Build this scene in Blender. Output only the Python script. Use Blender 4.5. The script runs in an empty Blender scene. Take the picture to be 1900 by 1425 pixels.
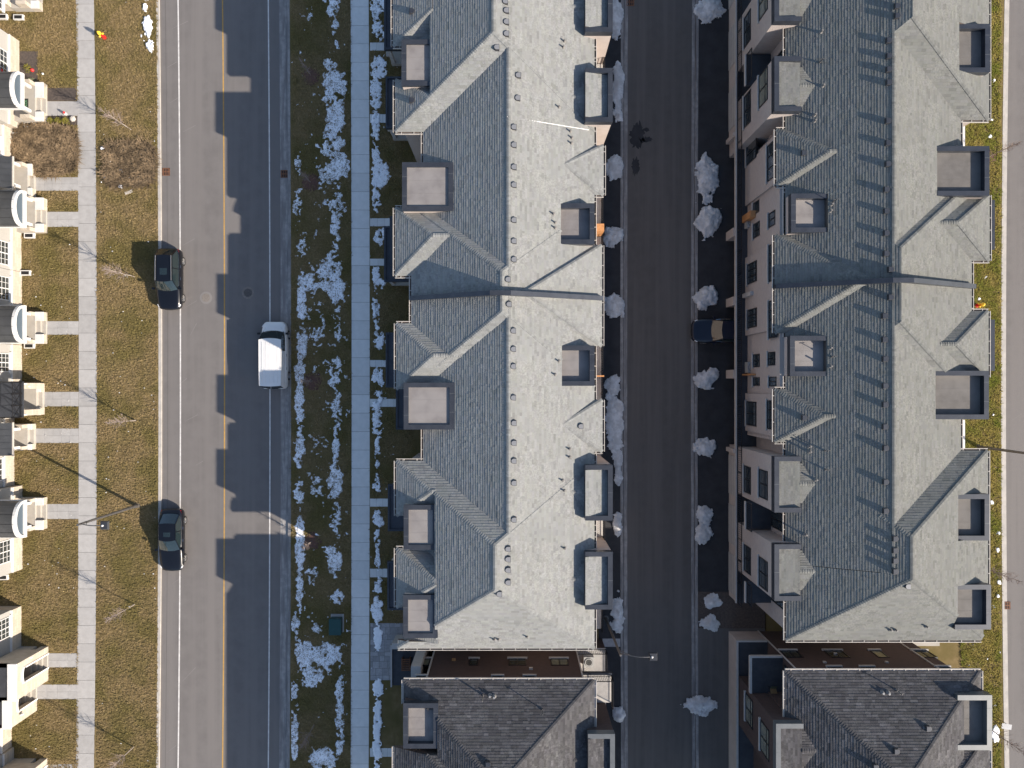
import bpy, math, random
import numpy as np
from mathutils import Vector
random.seed(7)
scene = bpy.context.scene
COL = scene.collection
# ------------------------------------------------------------------ camera
H = 55.54           # flying height (m)
S = 23.75           # photo pixels per metre on the ground
CX, CY = 950.0, 712.5
cam = bpy.data.cameras.new('camera')
cam.sensor_width = 36.0
cam.lens = 36.0 * (S * H) / 1900.0
cam.clip_end = 2000
co = bpy.data.objects.new('camera', cam)
co.location = (0, 0, H)
COL.objects.link(co)
scene.camera = co
# ------------------------------------------------------------------ light
SUN_EL, SUN_AZ = 28.0, 117.9
SKY_STRENGTH, SUN_STRENGTH, EXPOSURE = 0.115, 4.7, 1.0
world = bpy.data.worlds.new('World')
scene.world = world
world.use_nodes = True
wn = world.node_tree
for n in list(wn.nodes):
    wn.nodes.remove(n)
wo = wn.nodes.new('ShaderNodeOutputWorld')
bg = wn.nodes.new('ShaderNodeBackground')
sky = wn.nodes.new('ShaderNodeTexSky')
sky.sky_type = 'NISHITA'
sky.sun_disc = False
sky.sun_elevation = math.radians(SUN_EL)
sky.sun_rotation = math.radians(SUN_AZ)
sky.altitude = 200
sky.air_density = 1.0
sky.dust_density = 1.0
sky.ozone_density = 1.2
bg.inputs['Strength'].default_value = SKY_STRENGTH
wn.links.new(sky.outputs[0], bg.inputs[0])
wn.links.new(bg.outputs[0], wo.inputs[0])
sl = bpy.data.lights.new('sun', 'SUN')
sl.energy = SUN_STRENGTH
sl.angle = math.radians(0.5)
sl.color = (1.0, 0.89, 0.76)
so = bpy.data.objects.new('sun', sl)
el, az = math.radians(SUN_EL), math.radians(SUN_AZ)
sdir = Vector((math.sin(az) * math.cos(el), math.cos(az) * math.cos(el), math.sin(el)))
so.rotation_euler = sdir.to_track_quat('Z', 'Y').to_euler()
so.location = sdir * 120
COL.objects.link(so)
scene.view_settings.view_transform = 'Standard'
scene.view_settings.look = 'None'
scene.view_settings.gamma = 1.0
scene.view_settings.use_curve_mapping = False
scene.view_settings.exposure = EXPOSURE
scene.render.engine = 'CYCLES'
scene.cycles.use_denoising = True
scene.cycles.max_bounces = 6
scene.cycles.diffuse_bounces = 3
scene.cycles.blur_glossy = 0.0
scene.cycles.caustics_reflective = True
# ------------------------------------------------------------------ pixel -> place (height z comes from what the thing stands on)
def kz(z): return 1.0 - z / H
def gx(px, z=0.0): return (px - CX) / S * kz(z)
def gy(py, z=0.0): return (CY - py) / S * kz(z)
def bow(px, py):
    t = max(-1.25, min(1.25, (py - CY) / 712.0))
    return px + (px - 950) * 0.007 * t * t
# ------------------------------------------------------------------ materials
def mat(name, c1, c2=None, scale=3.0, rough=0.85, bump=0.0, bscale=40.0, metal=0.0, detail=4.0, coat=0.0, rnd=0.0, c3=None, scale3=0.3, spec=None, contrast=(0.35, 0.65), stretch=None):
    m = bpy.data.materials.new(name)
    m.use_nodes = True
    nt = m.node_tree
    b = nt.nodes['Principled BSDF']
    b.inputs['Roughness'].default_value = rough
    b.inputs['Metallic'].default_value = metal
    if spec is not None:
        b.inputs['Specular IOR Level'].default_value = spec
    if coat:
        b.inputs['Coat Weight'].default_value = coat
        b.inputs['Coat Roughness'].default_value = 0.05
    tc = nt.nodes.new('ShaderNodeTexCoord')
    geo = nt.nodes.new('ShaderNodeNewGeometry')
    src = geo.outputs['Position']
    def noise(sc, d=detail, st=None):
        n = nt.nodes.new('ShaderNodeTexNoise')
        n.inputs['Scale'].default_value = sc
        n.inputs['Detail'].default_value = d
        n.inputs['Roughness'].default_value = 0.6
        if st:
            vm = nt.nodes.new('ShaderNodeVectorMath')
            vm.operation = 'MULTIPLY'
            vm.inputs[1].default_value = st
            nt.links.new(src, vm.inputs[0])
            nt.links.new(vm.outputs[0], n.inputs['Vector'])
        else:
            nt.links.new(src, n.inputs['Vector'])
        return n
    def ramp(n, lo, hi):
        r = nt.nodes.new('ShaderNodeMapRange')
        r.inputs['From Min'].default_value = lo
        r.inputs['From Max'].default_value = hi
        nt.links.new(n.outputs['Fac'], r.inputs['Value'])
        return r.outputs[0]
    def mix(fac, a, bcol):
        x = nt.nodes.new('ShaderNodeMix')
        x.data_type = 'RGBA'
        if fac is not None:
            nt.links.new(fac, x.inputs[0])
        for i, v in ((6, a), (7, bcol)):
            if isinstance(v, tuple):
                x.inputs[i].default_value = (*v, 1)
            else:
                nt.links.new(v, x.inputs[i])
        return x
    out = None
    if c2 is not None:
        out = mix(ramp(noise(scale), *contrast), c1, c2).outputs[2]
    if c3 is not None:
        out = mix(ramp(noise(scale3, 3 if stretch else 2, stretch), 0.42, 0.62), out if out else c1, c3).outputs[2]
    if rnd:
        oi = nt.nodes.new('ShaderNodeObjectInfo')
        mr = nt.nodes.new('ShaderNodeMapRange')
        mr.inputs['To Min'].default_value = 1 - rnd
        mr.inputs['To Max'].default_value = 1 + rnd
        nt.links.new(oi.outputs['Random'], mr.inputs['Value'])
        hs = nt.nodes.new('ShaderNodeHueSaturation')
        nt.links.new(mr.outputs[0], hs.inputs['Value'])
        if out: nt.links.new(out, hs.inputs['Color'])
        else: hs.inputs['Color'].default_value = (*c1, 1)
        out = hs.outputs[0]
    if out:
        nt.links.new(out, b.inputs['Base Color'])
    else:
        b.inputs['Base Color'].default_value = (*c1, 1)
    if bump:
        bn = nt.nodes.new('ShaderNodeBump')
        bn.inputs['Strength'].default_value = bump
        bn.inputs['Distance'].default_value = 0.02
        nt.links.new(noise(bscale, 3).outputs['Fac'], bn.inputs['Height'])
        nt.links.new(bn.outputs[0], b.inputs['Normal'])
    return m

def shingle_mat(name, dark, light):
    m = mat(name, dark, light, scale=9.0, rough=0.95, bump=0.25, bscale=120, spec=0.1, c3=tuple(v * 1.12 for v in dark), scale3=0.45)
    nt = m.node_tree
    b = nt.nodes['Principled BSDF']
    a = nt.nodes.new('ShaderNodeAttribute')
    a.attribute_name = 'tone'
    mx = nt.nodes.new('ShaderNodeMix')
    mx.data_type = 'RGBA'
    mx.blend_type = 'MULTIPLY'
    mx.inputs[0].default_value = 1.0
    old = b.inputs['Base Color'].links[0].from_socket
    nt.links.new(old, mx.inputs[6])
    nt.links.new(a.outputs['Color'], mx.inputs[7])
    nt.links.new(mx.outputs[2], b.inputs['Base Color'])
    return m

def brick_mat(name, c1, c2, mortar, bw=0.22, bh=0.075, rough=0.9, turn=False):
    m = bpy.data.materials.new(name)
    m.use_nodes = True
    nt = m.node_tree
    b = nt.nodes['Principled BSDF']
    b.inputs['Roughness'].default_value = rough
    geo = nt.nodes.new('ShaderNodeNewGeometry')
    sx = nt.nodes.new('ShaderNodeSeparateXYZ')
    nt.links.new(geo.outputs['Position'], sx.inputs[0])
    ad = nt.nodes.new('ShaderNodeMath')
    nt.links.new(sx.outputs[0], ad.inputs[0])
    nt.links.new(sx.outputs[1], ad.inputs[1])
    cb = nt.nodes.new('ShaderNodeCombineXYZ')
    nt.links.new(ad.outputs[0], cb.inputs[0])
    nt.links.new(sx.outputs[2], cb.inputs[1])
    t = nt.nodes.new('ShaderNodeTexBrick')
    t.inputs['Scale'].default_value = 1.0
    t.inputs['Brick Width'].default_value = bw
    t.inputs['Row Height'].default_value = bh
    t.inputs['Mortar Size'].default_value = 0.008
    t.inputs['Color1'].default_value = (*c1, 1)
    t.inputs['Color2'].default_value = (*c2, 1)
    t.inputs['Mortar'].default_value = (*mortar, 1)
    nt.links.new(cb.outputs[0], t.inputs['Vector'])
    nt.links.new(t.outputs['Color'], b.inputs['Base Color'])
    bn = nt.nodes.new('ShaderNodeBump')
    bn.inputs['Strength'].default_value = 0.5
    bn.inputs['Distance'].default_value = 0.01
    bn.invert = True
    nt.links.new(t.outputs['Fac'], bn.inputs['Height'])
    nt.links.new(bn.outputs[0], b.inputs['Normal'])
    return m

M = {}
M['shingle'] = shingle_mat('light_grey_shingle', (0.19, 0.193, 0.186), (0.255, 0.256, 0.246))
M['shingle_right'] = shingle_mat('warm_grey_shingle', (0.135, 0.137, 0.129), (0.185, 0.186, 0.174))
M['shingle_dark'] = shingle_mat('dark_grey_shingle', (0.062, 0.060, 0.062), (0.098, 0.095, 0.096))
M['membrane'] = mat('roof_membrane', (0.155, 0.142, 0.138), (0.185, 0.171, 0.165), scale=2.2, rough=0.8, bump=0.1, bscale=60, c3=(0.205, 0.19, 0.182), scale3=0.7)
M['membrane_dark'] = mat('brown_grey_membrane', (0.10, 0.092, 0.084), (0.122, 0.112, 0.103), scale=2.2, rough=0.8, bump=0.1, bscale=60, c3=(0.135, 0.125, 0.115), scale3=0.7)
M['cap'] = mat('dark_metal_flashing', (0.036, 0.04, 0.05), (0.05, 0.055, 0.066), scale=1.5, rough=0.38, metal=0.35)
M['capgrey'] = mat('grey_metal_flashing', (0.115, 0.122, 0.125), (0.14, 0.145, 0.147), scale=2, rough=0.4, metal=0.3)
M['capmid'] = mat('blue_grey_coping', (0.085, 0.095, 0.11), (0.10, 0.11, 0.125), scale=2, rough=0.4, metal=0.3)
M['cream'] = mat('cream_stucco', (0.40, 0.34, 0.30), (0.45, 0.385, 0.345), scale=1.1, rough=0.9, bump=0.15, bscale=90)
M['creambrick'] = brick_mat('cream_brick', (0.36, 0.31, 0.285), (0.42, 0.365, 0.33), (0.30, 0.27, 0.25))
M['brick'] = brick_mat('dark_brick', (0.055, 0.034, 0.030), (0.075, 0.046, 0.040), (0.045, 0.038, 0.036))
M['stone'] = brick_mat('cream_stone', (0.40, 0.345, 0.275), (0.48, 0.42, 0.345), (0.32, 0.28, 0.23), bw=0.5, bh=0.19)
M['siding'] = brick_mat('grey_siding', (0.34, 0.325, 0.30), (0.35, 0.335, 0.31), (0.26, 0.25, 0.23), bw=6.0, bh=0.12)
M['white'] = mat('white_trim', (0.62, 0.61, 0.59), (0.55, 0.54, 0.52), scale=2.5, rough=0.6)
M['gutter'] = mat('white_gutter', (0.5, 0.46, 0.41), (0.42, 0.385, 0.345), scale=2.5, rough=0.5)
M['trough'] = mat('gutter_trough', (0.09, 0.07, 0.06), rough=0.8)
M['precast'] = mat('precast_trim', (0.42, 0.40, 0.375), (0.36, 0.345, 0.33), scale=3, rough=0.85)
M['frame'] = mat('black_window_frame', (0.012, 0.012, 0.014), rough=0.4)
M['deck'] = mat('dark_deck_membrane', (0.03, 0.034, 0.042), (0.045, 0.048, 0.055), scale=2.2, rough=0.75, bump=0.1)
M['deckboard'] = mat('pale_deck_boards', (0.45, 0.43, 0.40), (0.38, 0.36, 0.34), scale=3, rough=0.8)
M['rail'] = mat('black_railing', (0.01, 0.01, 0.012), rough=0.4, metal=0.3)
M['cedar'] = mat('cedar_wood', (0.46, 0.22, 0.085), (0.36, 0.16, 0.055), scale=7, rough=0.7)
M['plastic'] = mat('black_vent_plastic', (0.035, 0.035, 0.038), rough=0.45)
M['ventgrey'] = mat('grey_vent', (0.2, 0.2, 0.205), rough=0.5)
M['pipe'] = mat('lead_pipe', (0.16, 0.15, 0.14), rough=0.6)
M['asphalt'] = mat('worn_asphalt', (0.122, 0.112, 0.107), (0.142, 0.131, 0.125), scale=0.9, rough=0.92, bump=0.25, bscale=150, c3=(0.148, 0.136, 0.129), scale3=1.0, stretch=(1.1, 0.03, 1))
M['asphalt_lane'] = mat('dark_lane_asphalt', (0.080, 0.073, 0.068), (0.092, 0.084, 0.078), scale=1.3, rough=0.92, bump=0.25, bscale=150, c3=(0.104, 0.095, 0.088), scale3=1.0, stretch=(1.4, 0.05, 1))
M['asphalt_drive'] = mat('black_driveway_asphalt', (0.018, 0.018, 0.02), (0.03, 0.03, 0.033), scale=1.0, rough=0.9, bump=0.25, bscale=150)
M['concrete'] = mat('sidewalk_concrete', (0.30, 0.29, 0.28), (0.345, 0.335, 0.325), scale=2.2, rough=0.9, bump=0.12, bscale=80, rnd=0.07)
M['concrete_shade_lift'] = mat('shade_lifted_concrete', (0.60, 0.60, 0.58), (0.66, 0.655, 0.635), scale=2.2, rough=0.9, bump=0.12, bscale=80, rnd=0.06)  # brightness of the shaded slabs put into the colour, lighter than sunlit concrete
M['joint'] = mat('sidewalk_joint', (0.12, 0.11, 0.10), rough=0.95)
M['curb'] = mat('curb_concrete', (0.42, 0.39, 0.355), (0.33, 0.31, 0.285), scale=1.5, rough=0.9, bump=0.15)
M['curbdirty'] = mat('dirty_gutter_concrete', (0.30, 0.285, 0.27), (0.20, 0.19, 0.185), scale=2.5, rough=0.9, bump=0.2, c3=(0.16, 0.15, 0.145), scale3=1.0, stretch=(4, 0.35, 1))
M['line_white'] = mat('white_road_paint', (0.62, 0.60, 0.57), (0.46, 0.44, 0.42), scale=4, rough=0.8)
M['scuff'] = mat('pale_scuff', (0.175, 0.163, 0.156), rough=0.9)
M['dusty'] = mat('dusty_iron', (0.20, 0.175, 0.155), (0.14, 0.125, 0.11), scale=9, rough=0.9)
M['line_yellow'] = mat('yellow_road_paint', (0.46, 0.27, 0.06), (0.34, 0.20, 0.06), scale=4, rough=0.8)
M['grass'] = mat('winter_lawn_soil', (0.15, 0.112, 0.052), (0.20, 0.148, 0.075), scale=2.2, rough=1.0, bump=0.7, bscale=18, c3=(0.125, 0.100, 0.042), scale3=0.35, spec=0.0)
M['blade'] = mat('winter_grass_blades', (0.205, 0.152, 0.068), (0.30, 0.22, 0.118), scale=5.0, rough=1.0, c3=(0.18, 0.144, 0.056), scale3=0.35, spec=0.0)
M['blade_green'] = mat('greener_grass_blades', (0.24, 0.20, 0.05), (0.33, 0.26, 0.085), scale=4.0, rough=1.0, c3=(0.17, 0.18, 0.035), scale3=0.5, spec=0.0)
M['brush'] = mat('dead_brush', (0.19, 0.135, 0.08), (0.32, 0.23, 0.14), scale=6, rough=1.0, spec=0.0, c3=(0.13, 0.095, 0.06), scale3=1.2)
M['soil'] = mat('dark_garden_soil', (0.05, 0.04, 0.035), (0.09, 0.07, 0.058), scale=6, rough=1.0, bump=0.6, bscale=30)
M['mulch'] = mat('red_brown_mulch', (0.085, 0.045, 0.036), (0.13, 0.068, 0.05), scale=14, rough=1.0, bump=0.8, bscale=35)
M['snow'] = mat('snow', (0.88, 0.89, 0.91), (0.80, 0.81, 0.84), scale=5, rough=0.75, bump=0.5, bscale=25)
M['dirtysnow'] = mat('dirty_snow', (0.60, 0.60, 0.60), (0.34, 0.335, 0.33), scale=2.4, rough=0.85, bump=1.0, bscale=16, contrast=(0.42, 0.72), detail=8, c3=(0.44, 0.435, 0.43), scale3=1.3)
M['bark'] = mat('sapling_bark', (0.34, 0.29, 0.25), (0.22, 0.18, 0.15), scale=12, rough=0.9)
M['twig'] = mat('bare_twigs', (0.30, 0.235, 0.205), (0.2, 0.15, 0.13), scale=8, rough=0.9)
M['stake'] = mat('dry_yellow_stems', (0.42, 0.25, 0.11), (0.3, 0.18, 0.08), scale=8, rough=0.9)
M['red'] = mat('hydrant_red', (0.62, 0.02, 0.02), rough=0.4)
M['yellow'] = mat('hydrant_yellow', (0.85, 0.52, 0.04), rough=0.4)
M['lamp_metal'] = mat('lamp_post_grey', (0.14, 0.13, 0.125), (0.10, 0.095, 0.09), scale=4, rough=0.45, metal=0.4)
M['lamp_head'] = mat('lamp_head_dark', (0.03, 0.032, 0.036), rough=0.35)
M['utility'] = mat('green_utility_paint', (0.006, 0.045, 0.042), (0.01, 0.055, 0.05), scale=3, rough=0.35)
M['rust'] = mat('rusty_iron', (0.20, 0.085, 0.04), (0.12, 0.055, 0.03), scale=10, rough=0.85)
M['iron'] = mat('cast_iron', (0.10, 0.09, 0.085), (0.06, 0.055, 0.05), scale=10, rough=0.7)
M['black'] = mat('black_hole', (0.008, 0.008, 0.009), rough=0.9)
M['paver'] = mat('grey_blue_pavers', (0.25, 0.245, 0.25), (0.32, 0.31, 0.31), scale=5, rough=0.9, bump=0.2, rnd=0.22)
M['carblack'] = mat('black_car_paint', (0.004, 0.005, 0.008), rough=0.3, coat=0.35, spec=0.3)
M['carblue'] = mat('midnight_blue_car_paint', (0.003, 0.006, 0.018), rough=0.3, coat=0.35, spec=0.3)
M['carwhite'] = mat('white_van_paint', (0.66, 0.65, 0.63), (0.62, 0.61, 0.59), scale=2, rough=0.35, coat=0.6)
M['carglass'] = mat('car_glass', (0.012, 0.02, 0.022), rough=0.04, spec=0.9)
M['chrome'] = mat('chrome', (0.65, 0.66, 0.68), rough=0.15, metal=1.0)
M['tyre'] = mat('tyre_rubber', (0.015, 0.015, 0.016), rough=0.85)
M['rim'] = mat('alloy_rim', (0.42, 0.41, 0.40), rough=0.3, metal=0.8)
M['lens'] = mat('headlight_lens', (0.72, 0.73, 0.75), rough=0.1, spec=0.8)
M['taillight'] = mat('tail_light_red', (0.55, 0.01, 0.015), rough=0.2)
M['barrel'] = mat('dark_standing_seam_metal', (0.045, 0.048, 0.052), (0.06, 0.063, 0.068), scale=1.2, rough=0.42, metal=0.3)
M['tymp'] = mat('blue_grey_panel', (0.075, 0.10, 0.125), rough=0.5)
M['porch'] = mat('porch_concrete', (0.33, 0.305, 0.265), (0.37, 0.34, 0.30), scale=2, rough=0.9, bump=0.1)
M['blind'] = mat('pale_blind', (0.55, 0.58, 0.58), rough=0.7)
M['hedge'] = mat('yellow_green_hedge', (0.20, 0.17, 0.02), (0.13, 0.12, 0.02), scale=12, rough=1.0)
M['bush'] = mat('grey_green_bush', (0.20, 0.21, 0.13), (0.14, 0.15, 0.08), scale=12, rough=1.0)
M['hose'] = mat('green_hose', (0.02, 0.16, 0.06), rough=0.5)
M['matgreen'] = mat('dark_door_mat', (0.02, 0.025, 0.022), rough=0.95)
M['matletters'] = mat('mat_lettering', (0.10, 0.28, 0.13), rough=0.95)
M['rock'] = mat('pale_rock', (0.5, 0.46, 0.40), (0.4, 0.36, 0.32), scale=8, rough=0.9, bump=0.4)
M['acgrey'] = mat('air_conditioner_grey', (0.36, 0.36, 0.35), rough=0.5)

def glass_mat():
    m = mat('window_glass', (0.03, 0.038, 0.042), rough=0.03)
    m.node_tree.nodes['Principled BSDF'].inputs['IOR'].default_value = 2.5   # coated double glazing reflects about a fifth
    return m
M['glass'] = glass_mat()
M['glasswarm'] = mat('window_with_pale_curtain', (0.20, 0.20, 0.15), (0.12, 0.13, 0.11), scale=2.5, rough=0.12, spec=0.9)
# ------------------------------------------------------------------ mesh helpers
class MB:
    def __init__(self):
        self.v, self.f, self.tone = [], [], None
    def add(self, pts, faces):
        o = len(self.v)
        self.v += [tuple(p) for p in pts]
        self.f += [tuple(i + o for i in fc) for fc in faces]
    def face(self, pts):
        self.add(pts, [tuple(range(len(pts)))])
    def box(self, x0, x1, y0, y1, z0, z1):
        if x0 > x1: x0, x1 = x1, x0
        if y0 > y1: y0, y1 = y1, y0
        p = [(x0, y0, z0), (x1, y0, z0), (x1, y1, z0), (x0, y1, z0), (x0, y0, z1), (x1, y0, z1), (x1, y1, z1), (x0, y1, z1)]
        self.add(p, [(3, 2, 1, 0), (4, 5, 6, 7), (0, 1, 5, 4), (1, 2, 6, 5), (2, 3, 7, 6), (3, 0, 4, 7)])
    def prism(self, poly, z0, z1):
        n = len(poly)
        a = sum(poly[i][0] * poly[(i + 1) % n][1] - poly[(i + 1) % n][0] * poly[i][1] for i in range(n))
        if a < 0: poly = poly[::-1]
        p = [(x, y, z0) for x, y in poly] + [(x, y, z1) for x, y in poly]
        f = [tuple(range(n - 1, -1, -1)), tuple(range(n, 2 * n))]
        f += [(i, (i + 1) % n, n + (i + 1) % n, n + i) for i in range(n)]
        self.add(p, f)
    def tube(self, path, rad, n=8, caps=True):
        path = [Vector(p) for p in path]
        if not isinstance(rad, (list, tuple)): rad = [rad] * len(path)
        o = len(self.v)
        for i, p in enumerate(path):
            d = (path[min(i + 1, len(path) - 1)] - path[max(i - 1, 0)])
            d = d.normalized() if d.length > 1e-9 else Vector((0, 0, 1))
            a = d.cross(Vector((0, 0, 1)))
            if a.length < 1e-3: a = d.cross(Vector((1, 0, 0)))
            a.normalize()
            b = d.cross(a)
            for j in range(n):
                t = 2 * math.pi * j / n
                self.v.append(tuple(p + (a * math.cos(t) + b * math.sin(t)) * rad[i]))
        for i in range(len(path) - 1):
            for j in range(n):
                q = (j + 1) % n
                self.f.append((o + i * n + j, o + i * n + q, o + (i + 1) * n + q, o + (i + 1) * n + j))
        if caps:
            self.f.append(tuple(o + j for j in range(n - 1, -1, -1)))
            self.f.append(tuple(o + (len(path) - 1) * n + j for j in range(n)))
    def lathe(self, cx, cy, prof, n=16):
        o = len(self.v)
        for r, z in prof:
            for j in range(n):
                t = 2 * math.pi * j / n
                self.v.append((cx + r * math.cos(t), cy + r * math.sin(t), z))
        for i in range(len(prof) - 1):
            for j in range(n):
                q = (j + 1) % n
                self.f.append((o + i * n + j, o + i * n + q, o + (i + 1) * n + q, o + (i + 1) * n + j))
        self.f.append(tuple(o + (len(prof) - 1) * n + j for j in range(n)))
    def build(self, name, m, parent=None, smooth=False):
        loc = Vector(parent.get('_w', (0, 0, 0))) if parent is not None else Vector((0, 0, 0))
        me = bpy.data.meshes.new(name)
        me.from_pydata([(x - loc.x, y - loc.y, z - loc.z) for x, y, z in self.v], [], self.f)
        if self.tone is not None:
            at = me.color_attributes.new('tone', 'FLOAT_COLOR', 'CORNER')
            arr = np.ones((len(me.loops), 4), dtype=np.float32)
            sizes = np.array([len(f) for f in self.f])
            arr[:, :3] = np.repeat(np.array(self.tone, dtype=np.float32), sizes, axis=0)
            at.data.foreach_set('color', arr.ravel())
        if smooth:
            me.polygons.foreach_set('use_smooth', [True] * len(me.polygons))
        me.materials.append(M[m] if isinstance(m, str) else m)
        me.validate()
        o = bpy.data.objects.new(name, me)
        COL.objects.link(o)
        if parent is not None:
            o.parent = parent
            o['_w'] = tuple(loc)
        return o

def tag(o, label, cat, group=None):
    o['label'] = label
    o['category'] = cat
    if group: o['group'] = group
    return o
def thing(name, label, cat, loc, group=None):
    e = bpy.data.objects.new(name, None)
    e.empty_display_size = 0.3
    e.location = loc
    e['_w'] = tuple(loc)
    COL.objects.link(e)
    return tag(e, label, cat, group)
def struct(o):
    o['kind'] = 'structure'
    return o
def obox(name, m, parent, *b):
    q = MB(); q.box(*b)
    return q.build(name, m, parent)
def clip(poly, a, b, c):
    out = []
    n = len(poly)
    for i in range(n):
        p, q = poly[i], poly[(i + 1) % n]
        dp, dq = a * p[0] + b * p[1] + c, a * q[0] + b * q[1] + c
        if dp >= -1e-9: out.append(p)
        if (dp > 1e-9 and dq < -1e-9) or (dp < -1e-9 and dq > 1e-9):
            t = dp / (dp - dq)
            out.append((p[0] + (q[0] - p[0]) * t, p[1] + (q[1] - p[1]) * t))
    res = []
    for p in out:
        if not res or abs(p[0] - res[-1][0]) + abs(p[1] - res[-1][1]) > 1e-6: res.append(p)
    if len(res) > 1 and abs(res[0][0] - res[-1][0]) + abs(res[0][1] - res[-1][1]) < 1e-6: res.pop()
    return res if len(res) >= 3 else []
# ---- value noise on a grid
def vnoise(x, y, seed=0):
    xi, yi = np.floor(x).astype(np.int64), np.floor(y).astype(np.int64)
    fx, fy = x - xi, y - yi
    fx, fy = fx * fx * (3 - 2 * fx), fy * fy * (3 - 2 * fy)
    def h(a, b):
        n = (a * 374761393 + b * 668265263 + seed * 1442695041) & 0xffffffff
        n = ((n ^ (n >> 13)) * 1274126177) & 0xffffffff
        return ((n ^ (n >> 16)) & 0xffff) / 65535.0
    return (h(xi, yi) * (1 - fx) + h(xi + 1, yi) * fx) * (1 - fy) + (h(xi, yi + 1) * (1 - fx) + h(xi + 1, yi + 1) * fx) * fy
def fbm(x, y, seed=0, oct=4):
    s, a, t = 0, 0.5, 0
    for i in range(oct):
        s = s + a * vnoise(x * 2 ** i, y * 2 ** i, seed + i * 17); t += a; a *= 0.5
    return s / t
# ================================================================== ground, roads, pavements
YS = list(range(-700, 2130, 75))
def strip_mb(px0, px1, z, z0=None, ys=YS):
    q = MB()
    L = [(gx(bow(px0, y)), gy(y)) for y in ys]
    R = [(gx(bow(px1, y)), gy(y)) for y in ys]
    n = len(ys)
    q.v = [(x, y, z) for x, y in L] + [(x, y, z) for x, y in R]
    q.f = [(i + 1, n + i + 1, n + i, i) for i in range(n - 1)]
    if z0 is not None:
        o = len(q.v)
        q.v += [(x, y, z0) for x, y in L] + [(x, y, z0) for x, y in R]
        q.f += [(i, o + i, o + i + 1, i + 1) for i in range(n - 1)]
        q.f += [(n + i + 1, o + n + i + 1, o + n + i, n + i) for i in range(n - 1)]
    return q
def strip(name, m, px0, px1, z, z0=None, parent=None):
    o = strip_mb(px0, px1, z, z0).build(name, m, parent)
    if parent is None: struct(o)
    return o
q = MB(); q.face([(-300, -300, -0.3), (300, -300, -0.3), (300, 300, -0.3), (-300, 300, -0.3)])
struct(q.build('ground', 'grass'))
strip('lawn', 'grass', -700, 146, 0.0, -0.3)
strip('lawn', 'grass', 180, 294, 0.0, -0.3)
strip('lawn', 'grass', 540, 652, 0.0, -0.3)
strip('lawn', 'grass', 686, 1110, 0.0, -0.3)
strip('lawn', 'grass', 1420.3, 1858, 0.0, -0.3)
road = strip('road', 'asphalt', 299, 536, -0.12)
for px, m, w, nm in ((333.5, 'line_white', 2.4, 'edge_line'), (415.5, 'line_yellow', 2.2, 'centre_line'), (500, 'line_white', 2.2, 'edge_line')):
    strip(nm, m, px - w / 2, px + w / 2, -0.116, parent=road)
# darker worn gutter band, patched seam
strip('gutter_pan', 'curbdirty', 520, 534.5, -0.113, parent=road)
strip('seam', 'asphalt_lane', 309.6, 310.2, -0.115, parent=road)
strip('kerb', 'curb', 294.2, 299.6, 0.015, -0.3)
strip('kerb', 'curbdirty', 534.8, 540.2, 0.015, -0.3)
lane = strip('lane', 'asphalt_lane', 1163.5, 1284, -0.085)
strip('kerb', 'curbdirty', 1151, 1156.3, 0.0, -0.3)
strip('gutter_pan', 'curbdirty', 1157.2, 1164, -0.065, -0.3)
strip('gutter_pan', 'curbdirty', 1282.5, 1288.2, -0.065, -0.3)
strip('kerb', 'curbdirty', 1289, 1294.2, 0.0, -0.3)
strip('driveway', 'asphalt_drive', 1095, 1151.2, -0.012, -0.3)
# driveways on the far side of the lane: black ones, then a brown lawn gap, then greyer ones
def rect_sheet(name, m, x0, x1, y0, y1, z, z0=None, parent=None):
    q = MB()
    q.box(gx(x0), gx(x1), gy(y1), gy(y0), z0 if z0 is not None else z - 0.1, z)
    o = q.build(name, m, parent)
    if parent is None: struct(o)
    return o
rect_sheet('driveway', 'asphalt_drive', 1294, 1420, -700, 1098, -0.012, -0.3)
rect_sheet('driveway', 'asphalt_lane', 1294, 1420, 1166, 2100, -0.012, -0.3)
rect_sheet('lawn', 'soil', 1294, 1420, 1098.3, 1165.7, -0.006, -0.3)
road2 = strip('road', 'asphalt', 1867, 2700, -0.12)
strip('kerb', 'curb', 1857.5, 1861.5, 0.015, -0.3)
strip('gutter_pan', 'curb', 1861.7, 1868, -0.09, -0.3)
# ---- side walks: every slab a piece
def sidewalk(px0, px1, y0, pitch, n, cm):
    base = strip('sidewalk', 'joint', px0 + 0.2, px1 - 0.2, -0.004, -0.3)
    w, l = (px1 - px0) / S, pitch / S
    me = None
    for i in range(n):
        yc = y0 + (i + 0.5) * pitch
        g = 0.011
        if me is None:
            q = MB(); q.box(-w / 2, w / 2, -l / 2 + g, l / 2 - g, -0.1, 0.02)
            o = q.build('slab', cm, base); me = o.data
        else:
            o = bpy.data.objects.new('slab', me); COL.objects.link(o); o.parent = base
        o.location = (gx(bow((px0 + px1) / 2, yc)), gy(yc), random.uniform(-0.003, 0.003))
        o.rotation_euler = (random.uniform(-.002, .002), random.uniform(-.002, .002), 0)
    return base
sidewalk(146.5, 179.5, -60, 33.9, 46, 'concrete')
sidewalk(652.5, 686, -55.5, 34.25, 46, 'concrete_shade_lift')
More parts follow.
